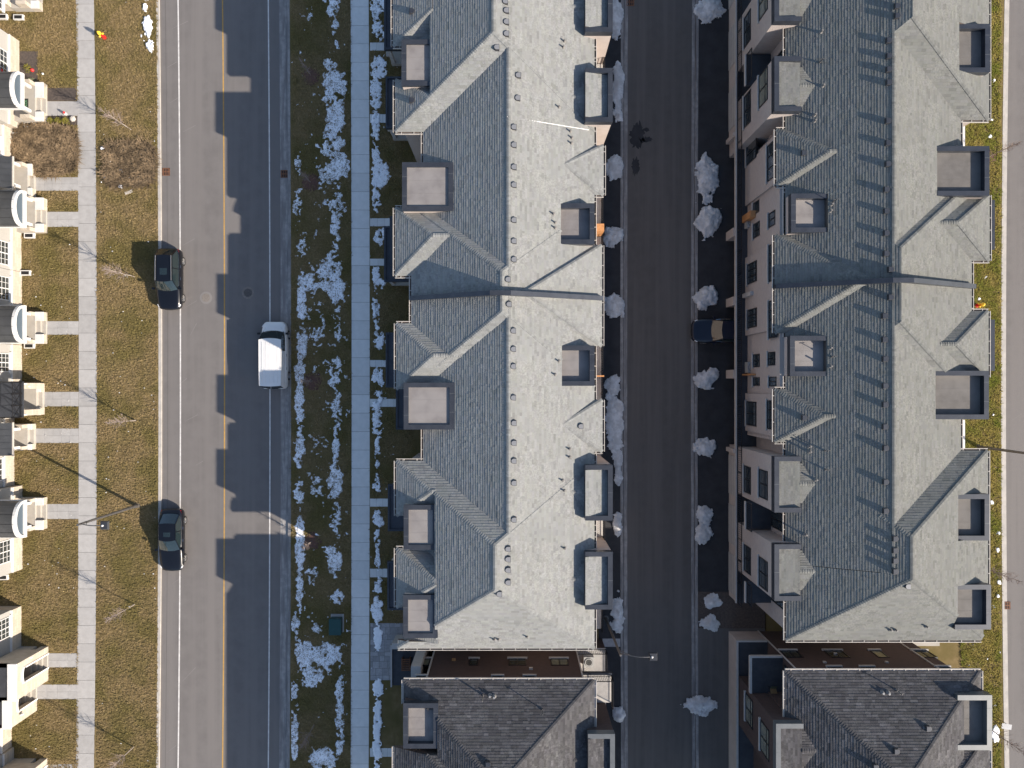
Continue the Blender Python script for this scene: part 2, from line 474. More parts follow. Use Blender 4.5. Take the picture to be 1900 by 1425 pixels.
# ---- front walks, each made of square slabs
def walk(x0, x1, y0, y1, rows, pitch=17.5, cm='concrete', base_m='joint'):
    b = rect_sheet('front_walk', base_m, x0, x1, y0 + .3, y1 - .3, 0.003, -0.1)
    n = max(1, round((x1 - x0) / pitch))
    for r in range(rows):
        for i in range(n):
            a0, a1 = x0 + (x1 - x0) * i / n, x0 + (x1 - x0) * (i + 1) / n
            b0, b1 = y0 + (y1 - y0) * r / rows, y0 + (y1 - y0) * (r + 1) / rows
            z = 0.022 + random.uniform(-.004, .004)
            obox('slab', cm, b, gx(a0 + .12), gx(a1 - .12), gy(b1 - .12), gy(b0 + .12), -0.08, z)
    return b
for x0, x1, y0, y1, r in ((87, 146, 188, 215, 1), (67, 146, 329, 354, 2), (88, 146, 393, 421, 2), (88, 146, 596, 621, 2), (83, 146, 727, 754, 2), (67, 146, 795, 822, 2), (88, 146, 935, 963, 2), (90, 144, 1212, 1238, 2), (68, 146, 1270, 1297, 2), (88, 144, 1418, 1445, 2)):
    walk(x0, x1, y0, y1, r)
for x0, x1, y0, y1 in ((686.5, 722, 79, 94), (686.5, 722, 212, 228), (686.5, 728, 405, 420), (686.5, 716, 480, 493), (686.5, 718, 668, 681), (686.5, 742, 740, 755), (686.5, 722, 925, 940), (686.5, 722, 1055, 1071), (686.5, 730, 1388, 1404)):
    walk(x0, x1, y0, y1, 1, 12, 'concrete_shade_lift')
# ---- paved forecourt by the gap between the blocks
pv = rect_sheet('paved_forecourt', 'joint', 687, 775, 1156, 1262, 0.004, -0.1)
yy = 1156.0
r = 0
rp = random.Random(3)
while yy < 1261:
    hh = min(rp.choice([7.5, 10, 13]), 1262 - yy)
    xx = 687 - rp.uniform(0, 6)
    while xx < 774:
        ww = rp.choice([9, 12, 15])
        a0, a1 = max(xx, 687.1), min(xx + ww, 775)
        if a1 - a0 > 2:
            obox('paver', 'paver', pv, gx(a0 + .2), gx(a1 - .2), gy(yy + hh - .2), gy(yy + .2), -0.08, 0.02 + rp.uniform(-.005, .005))
        xx += ww
    yy += hh
rect_sheet('paved_step', 'paver', 1118, 1151, 1185, 1200, 0.006, -0.1)
# ---- ironwork
def catch_basin(px, py, z, label):
    w = 0.3
    x, y = gx(px), gy(py)
    t = thing('catch_basin', label, 'drain', (x, y, z))
    q = MB(); q.box(x - w, x + w, y - w, y + w, z, z + 0.006); q.build('pit', 'black', t)
    q = MB()
    for a, b, c, d in ((-w, w, -w, -w + .05), (-w, w, w - .05, w), (-w, -w + .05, -w, w), (w - .05, w, -w, w)):
        q.box(x + a, x + b, y + c, y + d, z, z + 0.016)
    q.build('frame', 'rust', t)
    for i in range(4):
        u = -w + 0.1 + i * 0.133
        obox('bar', 'rust', t, x + u - .025, x + u + .025, y - w, y + w, z, z + 0.014)
    q = MB(); q.box(x - w, x + w, y - .03, y + .03, z, z + 0.015); q.build('cross_bar', 'rust', t)
catch_basin(307, 318, -0.115, 'rusty square catch basin in the sunlit gutter beside the brush heap')
catch_basin(527, 322, -0.108, 'rusty catch basin in the shaded gutter near a mulch ring')
catch_basin(1170, 3, -0.08, 'rusty catch basin at the kerb of the dark lane')
catch_basin(1869, 1124, -0.085, 'rusty catch basin beside the kerb of the pale road by the lit lawn')
def manhole(px, py, label, m1, m2):
    x, y, z = gx(px), gy(py), -0.118
    t = thing('manhole', label, 'manhole', (x, y, z))
    q = MB(); q.lathe(x, y, [(0.48, z - .01), (0.48, z + 0.004), (0.40, z + 0.006)], 24); q.build('collar', m1, t)
    q = MB(); q.lathe(x, y, [(0.33, z), (0.33, z + 0.012), (0.30, z + 0.014)], 24); q.build('cover', m2, t)
    q = MB()
    for i in range(-3, 4):
        l = math.sqrt(max(0.0, 0.28 ** 2 - (i * .075) ** 2))
        q.box(x - l, x + l, y + i * .075 - .012, y + i * .075 + .012, z + 0.01, z + 0.02)
    q.build('tread', m2, t)
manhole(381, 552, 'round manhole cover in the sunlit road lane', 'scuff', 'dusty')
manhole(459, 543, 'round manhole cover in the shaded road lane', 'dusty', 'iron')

# pale tyre scuffs on the road
for x0, y0, x1, y1 in ((318, 52, 348, 38), (306, 126, 327, 114), (314, 190, 334, 178), (338, 244, 362, 232), (338, 455, 360, 443), (338, 573, 364, 558), (330, 715, 346, 702), (342, 782, 366, 770), (362, 864, 376, 856), (318, 1085, 336, 1072), (338, 1265, 362, 1240), (306, 1400, 326, 1385), (352, 622, 364, 600), (1880, 780, 1898, 768)):
    dx, dy = (y1 - y0), -(x1 - x0)
    l = math.hypot(dx, dy); dx, dy = dx / l * 1.1, dy / l * 1.1
    q = MB(); q.face([(gx(a), gy(b), -.1165) for a, b in ((x0, y0), (x1, y1), (x1 + dx, y1 + dy), (x0 + dx * .4, y0 + dy * .4))])
    q.build('scuff_mark', 'scuff', road if x0 < 1000 else road2)
# ================================================================== roofs and blocks
ZE, ZP = 8.6, 9.6
COURSE = 0.155
class Block:
    def __init__(self, name, label, cat, loc, shingle='shingle', wall='cream', cap='cap'):
        self.t = thing(name, label, cat, loc)
        self.sh = MB(); self.sh.tone = []
        self.cp = MB(); self.cp.tone = []
        self.fa, self.gu, self.tr, self.wl = MB(), MB(), MB(), MB()
        self.planes = []
        self.holes = []
        self.tr_ = (0.91, 1.06, 0.13, 0.86) if shingle != 'shingle_dark' else (0.74, 1.22, 0.12, 1.25)
        self.shm, self.wall, self.capm = shingle, wall, cap
        self.trm = 'gutter' if shingle == 'shingle_dark' else 'trough'
        self.rnd = random.Random(len(name) * 13 + int(abs(loc[0] * 7 + loc[1])))
    def z(self, x, y):
        best = 0
        for (x0, x1, y0, y1, pl) in self.planes:
            if x0 - .01 <= x <= x1 + .01 and y0 - .01 <= y <= y1 + .01:
                best = max(best, min(a * x + b * y + c for a, b, c in pl))
        return best
    def course_plane(self, poly, pl, down, e):
        a, b, c = pl
        sfun = lambda p: -((p[0] - e[0]) * down[0] + (p[1] - e[1]) * down[1])
        ud = (-down[1], down[0])
        ufun = lambda p: p[0] * ud[0] + p[1] * ud[1]
        ss = [sfun(p) for p in poly]
        n0, n1 = int(math.floor(min(ss) / COURSE + 1e-6)), int(math.ceil(max(ss) / COURSE - 1e-6))
        R = self.rnd
        cs = -(e[0] * down[0] + e[1] * down[1])
        for i in range(n0, n1):
            s0, s1 = i * COURSE, (i + 1) * COURSE
            st = clip(poly, -down[0], -down[1], -cs - s0)
            if st: st = clip(st, down[0], down[1], cs + s1)
            if not st: continue
            us = [ufun(p) for p in st]
            u, umax = min(us), max(us)
            u -= R.uniform(0, .3)
            rowtone = R.uniform(0.97, 1.03)
            while u < umax:
                un = u + R.choice([0.16, 0.22, 0.3, 0.38, 0.5])
                tb = clip(st, ud[0], ud[1], -u)
                if tb: tb = clip(tb, -ud[0], -ud[1], un)
                u = un
                if not tb: continue
                th = R.choice([0.016, 0.020, 0.025])
                g = R.uniform(self.tr_[0], self.tr_[1]) * rowtone
                if R.random() < self.tr_[2]: g *= self.tr_[3]
                tn = (g, g * R.uniform(0.985, 1.01), g * R.uniform(0.97, 1.02))
                lift = lambda p: th * (1 - 0.9 * (sfun(p) - s0) / COURSE)
                zz = lambda p: a * p[0] + b * p[1] + c
                pts = [(p[0], p[1], zz(p) + lift(p)) for p in tb]
                ar = sum(tb[j][0] * tb[(j + 1) % len(tb)][1] - tb[(j + 1) % len(tb)][0] * tb[j][1] for j in range(len(tb)))
                if ar < 0: pts = pts[::-1]; tb = tb[::-1]
                self.sh.face(pts); self.sh.tone.append(tn)
                for j in range(len(tb)):
                    p, r = tb[j], tb[(j + 1) % len(tb)]
                    if abs(sfun(p) - s0) < 1e-5 and abs(sfun(r) - s0) < 1e-5:
                        self.sh.face([(p[0], p[1], zz(p) - .004), (r[0], r[1], zz(r) - .004), (r[0], r[1], zz(r) + th), (p[0], p[1], zz(p) + th)])
                        self.sh.tone.append(tuple(v * .85 for v in tn))
    def capline(self, p, q):
        p, q = Vector(p), Vector(q)
        d = q - p
        L = d.length
        if L < 0.2: return
        if p.z > q.z: p, q, d = q, p, -d
        d.normalize()
        side = d.cross(Vector((0, 0, 1))).normalized() * 0.13
        n = max(1, int(L / 0.15))
        for i in range(n):
            a, b = p + d * (L * i / n), p + d * (L * (i + 1) / n + .03)
            up0, up1 = Vector((0, 0, .034 + self.rnd.uniform(0, .006))), Vector((0, 0, .014))
            dn = Vector((0, 0, -.035))
            g = self.rnd.uniform(.8, 1.1)
            pts = [a + side + up0 + dn, a + up0, b + up1, b + side + up1 + dn, a - side + up0 + dn, b - side + up1 + dn]
            self.cp.add(pts, [(0, 3, 2, 1), (1, 2, 5, 4), (0, 1, 4)])
            self.cp.tone += [(g, g, g)] * 3
    def body(self, xw, xe, yn, ys, tw, te, tn, ts, ze=ZE, clips=None, gut='WENS', caps=True, dz=0.0, holes=(), nocap=''):
        tn = tn * 1.22 if tn else tn
        ts = ts * 1.22 if ts else ts
        x0, x1, y1, y0 = gx(xw, ze), gx(xe, ze), gy(yn, ze), gy(ys, ze)
        self.wbody(x0, x1, y0, y1, tw, te, tn, ts, ze + dz, [(gx(c[0], ze), gx(c[1], ze), gy(c[3], ze), gy(c[2], ze)) for c in clips] if clips else None, gut, caps, [(gx(c[0], ze), gx(c[1], ze), gy(c[3], ze), gy(c[2], ze)) for c in holes], nocap)
    def wbody(self, x0, x1, y0, y1, tw, te, tn, ts, ze, clips=None, gut='WENS', caps=True, holes=(), nocap=''):
        P = []
        if tw is not None: P.append(('W', (tw, 0, ze - tw * x0), (-1, 0), (x0, y0)))
        if te is not None: P.append(('E', (-te, 0, ze + te * x1), (1, 0), (x1, y0)))
        if tn is not None: P.append(('N', (0, -tn, ze + tn * y1), (0, 1), (x0, y1)))
        if ts is not None: P.append(('S', (0, ts, ze - ts * y0), (0, -1), (x0, y0)))
        cl = clips or [(x0, x1, y0, y1)]
        for hx0, hx1, hy0, hy1 in list(holes) + self.holes:
            nl = []
            for a0, a1, b0, b1 in cl:
                if hx0 >= a1 or hx1 <= a0 or hy0 >= b1 or hy1 <= b0:
                    nl.append((a0, a1, b0, b1)); continue
                if hy0 > b0: nl.append((a0, a1, b0, hy0))
                if hy1 < b1: nl.append((a0, a1, hy1, b1))
                m0, m1 = max(b0, hy0), min(b1, hy1)
                if hx0 > a0: nl.append((a0, hx0, m0, m1))
                if hx1 < a1: nl.append((hx1, a1, m0, m1))
            cl = nl
        for c in cl:
            cx0, cx1, cy0, cy1 = max(x0, c[0]), min(x1, c[1]), max(y0, c[2]), min(y1, c[3])
            self.planes.append((cx0, cx1, cy0, cy1, [p[1] for p in P]))
            for i, (nm, pl, dn, e) in enumerate(P):
                poly = [(cx0, cy0), (cx1, cy0), (cx1, cy1), (cx0, cy1)]
                for j, o in enumerate(P):
                    if j != i and poly:
                        poly = clip(poly, o[1][0] - pl[0], o[1][1] - pl[1], o[1][2] - pl[2])
                if not poly: continue
                self.course_plane(poly, pl, dn, e)
                zz = lambda p: pl[0] * p[0] + pl[1] * p[1] + pl[2]
                n = len(poly)
                for q in range(n):
                    p, r = poly[q], poly[(q + 1) % n]
                    m = ((p[0] + r[0]) / 2, (p[1] + r[1]) / 2)
                    onb = (abs(p[0] - r[0]) < 1e-6 and (abs(m[0] - cx0) < 1e-5 or abs(m[0] - cx1) < 1e-5)) or (abs(p[1] - r[1]) < 1e-6 and (abs(m[1] - cy0) < 1e-5 or abs(m[1] - cy1) < 1e-5))
                    if onb:
                        self.fa.face([(p[0], p[1], zz(p) + .002), (p[0], p[1], ze - .2), (r[0], r[1], ze - .2), (r[0], r[1], zz(r) + .002)])
                        if nm in gut and abs(zz(p) - ze) < .01 and abs(zz(r) - ze) < .01:
                            self.gutter(p, r, dn, ze)
                    elif caps:
                        for j, o in enumerate(P):
                            if j > i and nm not in nocap and o[0] not in nocap and abs(o[1][0] * m[0] + o[1][1] * m[1] + o[1][2] - zz(m)) < 1e-5:
                                self.capline((p[0], p[1], zz(p)), (r[0], r[1], zz(r)))
    def gutter(self, p, r, dn, ze):
        w = 0.11
        for (a0, a1, z0, z1, mb) in ((0.0, w, ze - .10, ze - .06, self.tr), (w, w + .035, ze - .11, ze + .005, self.gu)):
            xs = sorted([p[0] + dn[0] * a0, r[0] + dn[0] * a1, p[0] + dn[0] * a1, r[0] + dn[0] * a0])
            ys = sorted([p[1] + dn[1] * a0, r[1] + dn[1] * a1, p[1] + dn[1] * a1, r[1] + dn[1] * a0])
            mb.box(xs[0], xs[-1], ys[0], ys[-1], z0, z1)
        L = math.hypot(r[0] - p[0], r[1] - p[1])
        n = int(L / 0.75)
        for i in range(n):
            t = (i + .5) / max(n, 1)
            x, y = p[0] + (r[0] - p[0]) * t, p[1] + (r[1] - p[1]) * t
            hx, hy = (w / 2, .018) if dn[0] else (.018, w / 2)
            x, y = x + dn[0] * w / 2, y + dn[1] * w / 2
            self.gu.box(x - hx, x + hx, y - hy, y + hy, ze - .03, ze + .003)
    # flat-topped box with a metal parapet; px rectangle given at parapet height
    def tower(self, x0, x1, y0, y1, sides='NESW', drop=0.4, th=0.31, wall=None, zp=ZP, wz=0.0, mem='membrane', capm=None):
        a0, a1, b0, b1 = gx(x0, zp), gx(x1, zp), gy(y1, zp), gy(y0, zp)
        ring = MB()
        zl = zp - drop - .1
        ix0, ix1, iy0, iy1 = a0, a1, b0, b1
        if 'W' in sides: ring.box(a0, a0 + th, b0, b1, zl, zp); ix0 = a0 + th
        if 'E' in sides: ring.box(a1 - th, a1, b0, b1, zl, zp); ix1 = a1 - th
        lo, hi = ix0, ix1
        if 'N' in sides: ring.box(lo, hi, b1 - th, b1, zl, zp); iy1 = b1 - th
        if 'S' in sides: ring.box(lo, hi, b0, b0 + th, zl, zp); iy0 = b0 + th
        o = ring.build('parapet', capm or self.capm, self.t)
        # seams in the flashing
        q = MB()
        for i in range(2):
            yy = b0 + (b1 - b0) * (0.3 + 0.4 * i)
            for on, u0, u1, v in (('W' in sides, a0 - .002, a0 + th, 0), ('E' in sides, a1 - th, a1 + .002, .2)):
                if on:
                    obox('seam', 'capgrey', o, u0, u1, yy + v, yy + v + .02, zp, zp + .006)
        fr = obox('flat_roof', mem, self.t, ix0, ix1, iy0, iy1, zl + .01, zp - drop)
        n = max(1, int((iy1 - iy0) / 0.95))
        for i in range(1, n + 1):
            yy = iy0 + (iy1 - iy0) * i / (n + 1)
            obox('lap_seam', mem, fr, ix0, ix1, yy - .012, yy + .012, zp - drop, zp - drop + .008)
        self.wl_box(a0 + .03, a1 - .03, b0 + .03, b1 - .03, wz, zl + .02, wall)
        return (a0, a1, b0, b1)
    def wl_box(self, x0, x1, y0, y1, z0, z1, wall=None):
        if wall is None or wall == self.wall:
            self.wl.box(x0, x1, y0, y1, z0, z1)
        else:
            obox('bay_wall', wall, self.t, x0, x1, y0, y1, z0, z1)
    # lane side dormer: parapet on three sides, shingled inside, little saddle roof behind
    def pdormer(self, xo, xi, y0, y1, apex, half, out, wz=0.0, capm=None, sl=.34):
        zp, th = ZP, 0.31
        e = 1 if out == 'E' else -1
        ao, ai, b0, b1 = gx(xo, zp), gx(xi, zp), gy(y1, zp), gy(y0, zp)
        ring = MB()
        zl = zp - .55
        ring.box(ao, ao - e * th, b0, b1, zl, zp)
        ring.box(ao - e * th, ai, b1 - th, b1, zl, zp)
        ring.box(ao - e * th, ai, b0, b0 + th, zl, zp)
        o = ring.build('parapet', capm or self.capm, self.t)
        q = MB()
        ym = (b0 + b1) / 2
        q.box(ao - e * th, ao + e * .002, ym, ym + .02, zp, zp + .006)
        q.build('seam', 'capgrey', o)
        xs = sorted([ao - e * th, ai])
        lo = zp - .36
        hs, self.holes = self.holes, []
        self.wbody(xs[0], xs[1], b0 + th, b1 - th, None, 0.30 if e > 0 else 0.09, None, None, lo if e > 0 else zp - .27, gut='', caps=False)
        self.holes = hs
        xs2 = sorted([ao - e * .03, ai])
        self.wl.box(xs2[0], xs2[1], b0 + .03, b1 - .03, wz, zl + .02)
        # saddle
        ax = gx(apex, 9.2)
        yc = (b0 + b1) / 2
        s2 = sorted([ax, ai - e * .01])
        hw = half
        zr = self.z(ax, yc) if self.planes else 9.2
        self.wbody(s2[0], s2[1], yc - hw, yc + hw, None, None, sl, sl, zr - sl * hw, gut='')
    def finish(self):
        self.sh.build('roof_shingles', self.shm, self.t)['kind'] = 'stuff'
        self.cp.build('hip_and_ridge_caps', self.shm, self.t)['kind'] = 'stuff'
        if self.fa.f: self.fa.build('fascia', 'trough', self.t)
        if self.gu.f: self.gu.build('gutter', 'gutter', self.t)
        if self.tr.f: self.tr.build('gutter_trough', self.trm, self.t)
        if self.wl.f: self.wl.build('wall', self.wall, self.t)

VENT = {}
def roof_vent(blk, px, py, face=1, zr=10.3):
    x, y = gx(px, zr), gy(py, zr)
    z = blk.z(x, y)
    x, y = gx(px, z), gy(py, z)
    z = blk.z(x, y)
    key = face
    if key not in VENT:
        q = MB()
        n = 10
        pr = [(0.17 * math.sin(math.pi * i / n) * -face - 0.03 * face, 0.17 * math.cos(math.pi * i / n)) for i in range(n + 1)]
        pr += [(0.15 * face, -0.17), (0.15 * face, 0.17)]
        q.prism([(a, b) for a, b in pr], -0.08, 0.15)
        h = q.build('roof_vent', 'plastic')
        q = MB()
        q.prism([(a * .86 , b * .86) for a, b in pr], 0.15, 0.17)
        c = q.build('hood', 'ventgrey' if face > 0 else 'cap')
        q = MB(); q.box(-.26, .26, -.24, .24, -0.07, 0.0)
        VENT[key] = (h.data, c.data)
        bpy.data.objects.remove(h); bpy.data.objects.remove(c)
    w = blk.t['_w']
    o = bpy.data.objects.new('roof_vent', VENT[key][0]); COL.objects.link(o); o.parent = blk.t
    o.location = (x - w[0], y - w[1], z - w[2])
    c = bpy.data.objects.new('hood', VENT[key][1]); COL.objects.link(c); c.parent = o
def roof_pipe(blk, px, py, h=0.35, r=0.055, kind='pipe'):
    z = 9.6
    for _ in range(3):
        x, y = gx(px, z), gy(py, z)
        z = blk.z(x, y) or 9.0
    q = MB()
    q.tube([(x, y, z - .05), (x, y, z + h)], r, 8)
    o = q.build('vent_pipe', 'pipe' if kind == 'pipe' else 'ventgrey', blk.t)
    q = MB(); q.lathe(x, y, [(r * 2.2, z - .04), (r * 1.9, z + .03), (r * 1.1, z + .09)], 10); q.build('flashing', 'pipe', o)
def antenna(blk, px, py, h=0.9):
    z = 9.6
    for _ in range(3):
        x, y = gx(px, z), gy(py, z)
        z = blk.z(x, y) or 9.0
    q = MB()
    q.tube([(x, y, z - .05), (x, y, z + h)], 0.028, 6)
    q.tube([(x - .16, y, z + h * .9), (x + .16, y + .05, z + h * .9)], 0.02, 6)
    q.box(x - .05, x + .05, y - .05, y + .05, z - .03, z + .12)
    q.build('mast', 'lamp_metal', blk.t)
def party_wall(blk, gyp, xw, xe, up=0.42, th=0.24):
    # fire wall that stands proud of the roof, following its slopes (gyp: ground pixel offset north of the centre)
    y = gyp / S
    xs = [gx(xw, ZE) - .05 + i * (gx(xe, ZE) + .1 - gx(xw, ZE)) / 60 for i in range(61)]
    tops = []
    for x in xs:
        zz = max(blk.z(x, y + .3), blk.z(x, y - .3), ZE - .05)
        tops.append(zz + up)
    # straighten: west rise, level, east fall
    zi = max(tops); ii = tops.index(zi)
    prof = [(xs[0], tops[0]), (xs[ii] - .8, zi - .02), (xs[ii] + .5, zi - .02), (xs[-1], tops[-1])]
    q = MB()
    for (xa, za), (xb, zb) in zip(prof, prof[1:]):
        pts = [(xa, y - th / 2, ZE - .4), (xb, y - th / 2, ZE - .4), (xb, y - th / 2, zb), (xa, y - th / 2, za), (xa, y + th / 2, ZE - .4), (xb, y + th / 2, ZE - .4), (xb, y + th / 2, zb), (xa, y + th / 2, za)]
        q.add(pts, [(0, 1, 2, 3), (5, 4, 7, 6), (3, 2, 6, 7), (0, 3, 7, 4), (1, 5, 6, 2)])
    q.build('fire_wall', 'cap', blk.t)
    q = MB()
    for (xa, za), (xb, zb) in zip(prof, prof[1:]):
        w = th / 2 + .03
        q.face([(xa, y - w, za + .02), (xb, y - w, zb + .02), (xb, y + w, zb + .02), (xa, y + w, za + .02)])
        q.face([(xa, y - w, za - .06), (xb, y - w, zb - .06), (xb, y - w, zb + .02), (xa, y - w, za + .02)])
        q.face([(xa, y + w, za + .02), (xb, y + w, zb + .02), (xb, y + w, zb - .06), (xa, y + w, za - .06)])
    q.build('coping', 'cap', blk.t)
# ---- windows: a frame, its pane(s), its sill
def window(parent, axis, plane, c0, c1, z0, z1, face, cols=2, frame='frame', pane='glass', sill='precast', transom=False, grid=0):
    d = 0.06 * face
    def bx(mb, a0, a1, h0, h1, e0, e1):
        lo, hi = plane + e0 * face, plane + e1 * face
        if axis == 'x': mb.box(lo, hi, a0, a1, h0, h1)
        else: mb.box(a0, a1, lo, hi, h0, h1)
    if c0 > c1: c0, c1 = c1, c0
    q = MB(); f = .06
    bx(q, c0, c1, z0, z0 + f, -.05, .05); bx(q, c0, c1, z1 - f, z1, -.05, .05)
    bx(q, c0, c0 + f, z0 + f, z1 - f, -.05, .05); bx(q, c1 - f, c1, z0 + f, z1 - f, -.05, .05)
    for i in range(1, cols):
        u = c0 + (c1 - c0) * i / cols
        bx(q, u - .035, u + .035, z0 + f, z1 - f, -.05, .045)
    if transom:
        h = z0 + (z1 - z0) * .7
        bx(q, c0 + f, c1 - f, h - .03, h + .03, -.05, .04)
    if grid:
        for cidx in range(cols):
            u0, u1 = c0 + (c1 - c0) * cidx / cols, c0 + (c1 - c0) * (cidx + 1) / cols
            for g in range(1, grid):
                u = u0 + (u1 - u0) * g / grid
                bx(q, u - .014, u + .014, z0 + f, z1 - f, -.05, .03)
        for g in range(1, 4):
            h = z0 + (z1 - z0) * g / 4
            bx(q, c0 + f, c1 - f, h - .014, h + .014, -.05, .032)
    w = q.build('window', frame, parent)
    for i in range(cols):
        q = MB()
        bx(q, c0 + (c1 - c0) * i / cols + .01, c0 + (c1 - c0) * (i + 1) / cols - .01, z0 + .01, z1 - .01, -.04, .012)
        q.build('pane', pane, w)
    if sill:
        q = MB(); bx(q, c0 - .1, c1 + .1, z0 - .16, z0 - .001, -.02, .12); q.build('sill', sill, w)
    return w
def railing(parent, pts, z, h=1.0, step=0.13, m='rail', bal=True, name='railing', post=1.6):
    q = MB()
    for (xa, ya), (xb, yb) in zip(pts, pts[1:]):
        L = math.hypot(xb - xa, yb - ya)
        q.tube([(xa, ya, z + h), (xb, yb, z + h)], 0.035, 6)
        q.tube([(xa, ya, z + .1), (xb, yb, z + .1)], 0.022, 6)
        n = max(1, int(L / post))
        for i in range(n + 1):
            x, y = xa + (xb - xa) * i / n, ya + (yb - ya) * i / n
            q.box(x - .03, x + .03, y - .03, y + .03, z, z + h + .02)
        if bal:
            n = max(1, int(L / step))
            for i in range(1, n):
                x, y = xa + (xb - xa) * i / n, ya + (yb - ya) * i / n
                q.box(x - .012, x + .012, y - .012, y + .012, z + .1, z + h)
    return q.build(name, m, parent)
def ac_unit(px, py, z, label, size=0.75):
    x, y = gx(px, z), gy(py, z)
    s = size / 2
    t = thing('air_conditioner', label, 'air conditioner', (x, y, z))
    q = MB(); q.box(x - s, x + s, y - s, y + s, z, z + .62); q.build('casing', 'acgrey', t)
    q = MB(); q.lathe(x, y, [(s * .86, z + .6), (s * .86, z + .64), (s * .8, z + .645)], 20); q.build('fan_shroud', 'iron', t)
    q = MB()
    for r in (.2, .4, .6, .75):
        q.lathe(x, y, [(s * (r + .04), z + .645), (s * (r + .04), z + .665), (s * r, z + .665), (s * r, z + .66)], 16)
    q.build('grille', 'acgrey', t)
TX, TY = 0.45, 0.47
def GX(p): return p / S
# ================================================================== middle block (light shingles)
A = Block('townhouse_block', 'long townhouse block with pale grey shingle roof between the shaded boulevard and the dark lane', 'townhouses', (0, 0, 0))
def zrect(a, b, c, d): return (gx(a, ZP) + .02, gx(b, ZP) - .02, gy(d, ZP) + .02, gy(c, ZP) - .02)
A.holes = [zrect(1040, 1103, 377, 453), zrect(1042, 1103, 641, 716)]
# main bodies: west eave steps in and out, so do the ridges
A.body(733, 1103, -220, 245, TX, TX, None, TY, clips=[(801, 1103, -220, 245)], gut='ES')
A.body(785, 1103, 60, 1040, TX, TX, None, None, dz=-0.012, gut='WE')
A.body(763, 1103, 382, 719, TX, TX, TY, TY, dz=-0.006, gut='W')
A.body(738, 1103, 855, 1203, TX, TX, 0.485, 0.51, clips=[(810, 1103, 855, 1203), (738, 810, 1187, 1203), (738, 810, 855, 870)], gut='ENS')
# projecting hipped bays on the street side
A.body(733, 803, 148, 245, TX, None, .57, TY, gut='WS')
A.body(729, 806, -45, 86, TX, None, .55, .55, gut='WS')
A.body(733, 862, 385, 512, TX, None, .47, .40, gut='WSN')
A.body(735, 862, 600, 722, TX, None, .44, .44, gut='WN')
A.body(735, 812, 855, 957, TX, None, .485, .52, dz=.004, gut='WN')
A.body(735, 812, 1017, 1127, TX, None, .55, .55, gut='WN')
# low saddles behind the boxes
for a, b, c, d in ((745, 806, 60, 190), (765, 845, 385, 430), (765, 845, 690, 735), (750, 815, 930, 1020), (750, 815, 1100, 1190)):
    A.body(a, b, c, d, .2, None, None, None, ze=8.62, gut='', caps=False)
# street-side boxes
for b in ((745, 808, 73, 159), (746, 841, 301, 391), (749, 843, 710, 797), (749, 812, 937, 1020), (748, 812, 1104, 1184)):
    A.tower(*b, drop=0.13)
# lane side: cross hip by the fire wall, two small hips
A.body(962, 1117, 455, 642, None, TX, .55, .55, gut='E')
A.body(1040, 1120, 270, 362, None, .355, .5, .42, gut='ES')
A.body(1040, 1118, 742, 838, None, .355, .5, .42, gut='ES')
A.tower(1040, 1103, 377, 453, sides='NES', drop=.4)
A.tower(1042, 1103, 641, 716, sides='NES', drop=.4)
for y0, y1 in ((-45, 59), (126, 226), (863, 966), (1024, 1131)):
    A.pdormer(1137, 1086, y0, y1, 1061, 1.0, 'E')
# walls below
def wbx(blk, x0, x1, y0, y1, z0, z1): blk.wl.box(x0, x1, y0, y1, z0, z1)
yN, yS = gy(-220, ZE), gy(1203, ZE) + .35
wbx(A, gx(785, ZE) + .35, gx(1103, ZE) - .35, yS, yN, 0, ZE - .1)
for y0, y1 in ((-45, 86), (148, 245), (385, 512), (600, 722), (855, 957), (1017, 1127)):
    wbx(A, gx(735, ZE) + .4, gx(785, ZE) + .6, gy(y1, ZE) + .3, gy(y0, ZE) - .3, 0, ZE - .12)
wbx(A, gx(763, ZE) + .35, gx(790, ZE), gy(600, ZE), gy(512, ZE), 0, ZE - .12)
wbx(A, gx(1090, ZE), gx(1117, ZE) - .3, gy(640, ZE), gy(458, ZE), 0, ZE - .12)
for y0, y1 in ((273, 360), (745, 836)):
    wbx(A, gx(1090, ZE), gx(1118, ZE) - .3, gy(y1, ZE), gy(y0, ZE), 0, ZE - .12)
# lower terraces toward the lane
obox('terrace', 'creambrick', A.t, GX(118), GX(159), gy(1150), gy(-220), 0, 1.95)
obox('terrace_deck', 'deckboard', A.t, GX(118), GX(160.5), gy(1150), gy(-220), 1.951, 2.03)
railing(A.t, [(GX(159.5), gy(1150)), (GX(159.5), gy(-150))], 2.03, 1.0)
for y0, y1 in ((60, 126), (966, 1024), (1131, 1160)):
    Y0, Y1 = gy(y1, ZP), gy(y0, ZP)
    obox('balcony_deck', 'deckboard', A.t, GX(120), GX(154), Y0, Y1, 4.9, 5.05)
    railing(A.t, [(GX(153.3), Y0), (GX(153.3), Y1)], 5.05, 1.0)
for py, w in ((427, .55), (698, .1)):
    o = obox('privacy_screen', 'cedar', A.t, GX(128), GX(159), gy(py, 3.0) - w / 2, gy(py, 3.0) + w / 2, 2.03, 3.9)
for yy in (30, 90, 300, 420, 480, 600, 680, 760, 900, 990):
    window(A.t, 'x', GX(121) + .0, gy(yy, 4), gy(yy, 4) - 1.5, 2.9, 5.0, 1, cols=2)
for y0, y1 in ((-20, 40), (150, 203), (888, 942), (1050, 1106)):
    for z0, z1 in ((6.7, 8.35), (3.5, 5.0)):
        window(A.t, 'x', gx(1137, ZP) - .03, gy(y1, ZP), gy(y0, ZP), z0, z1, 1, cols=2, transom=True)
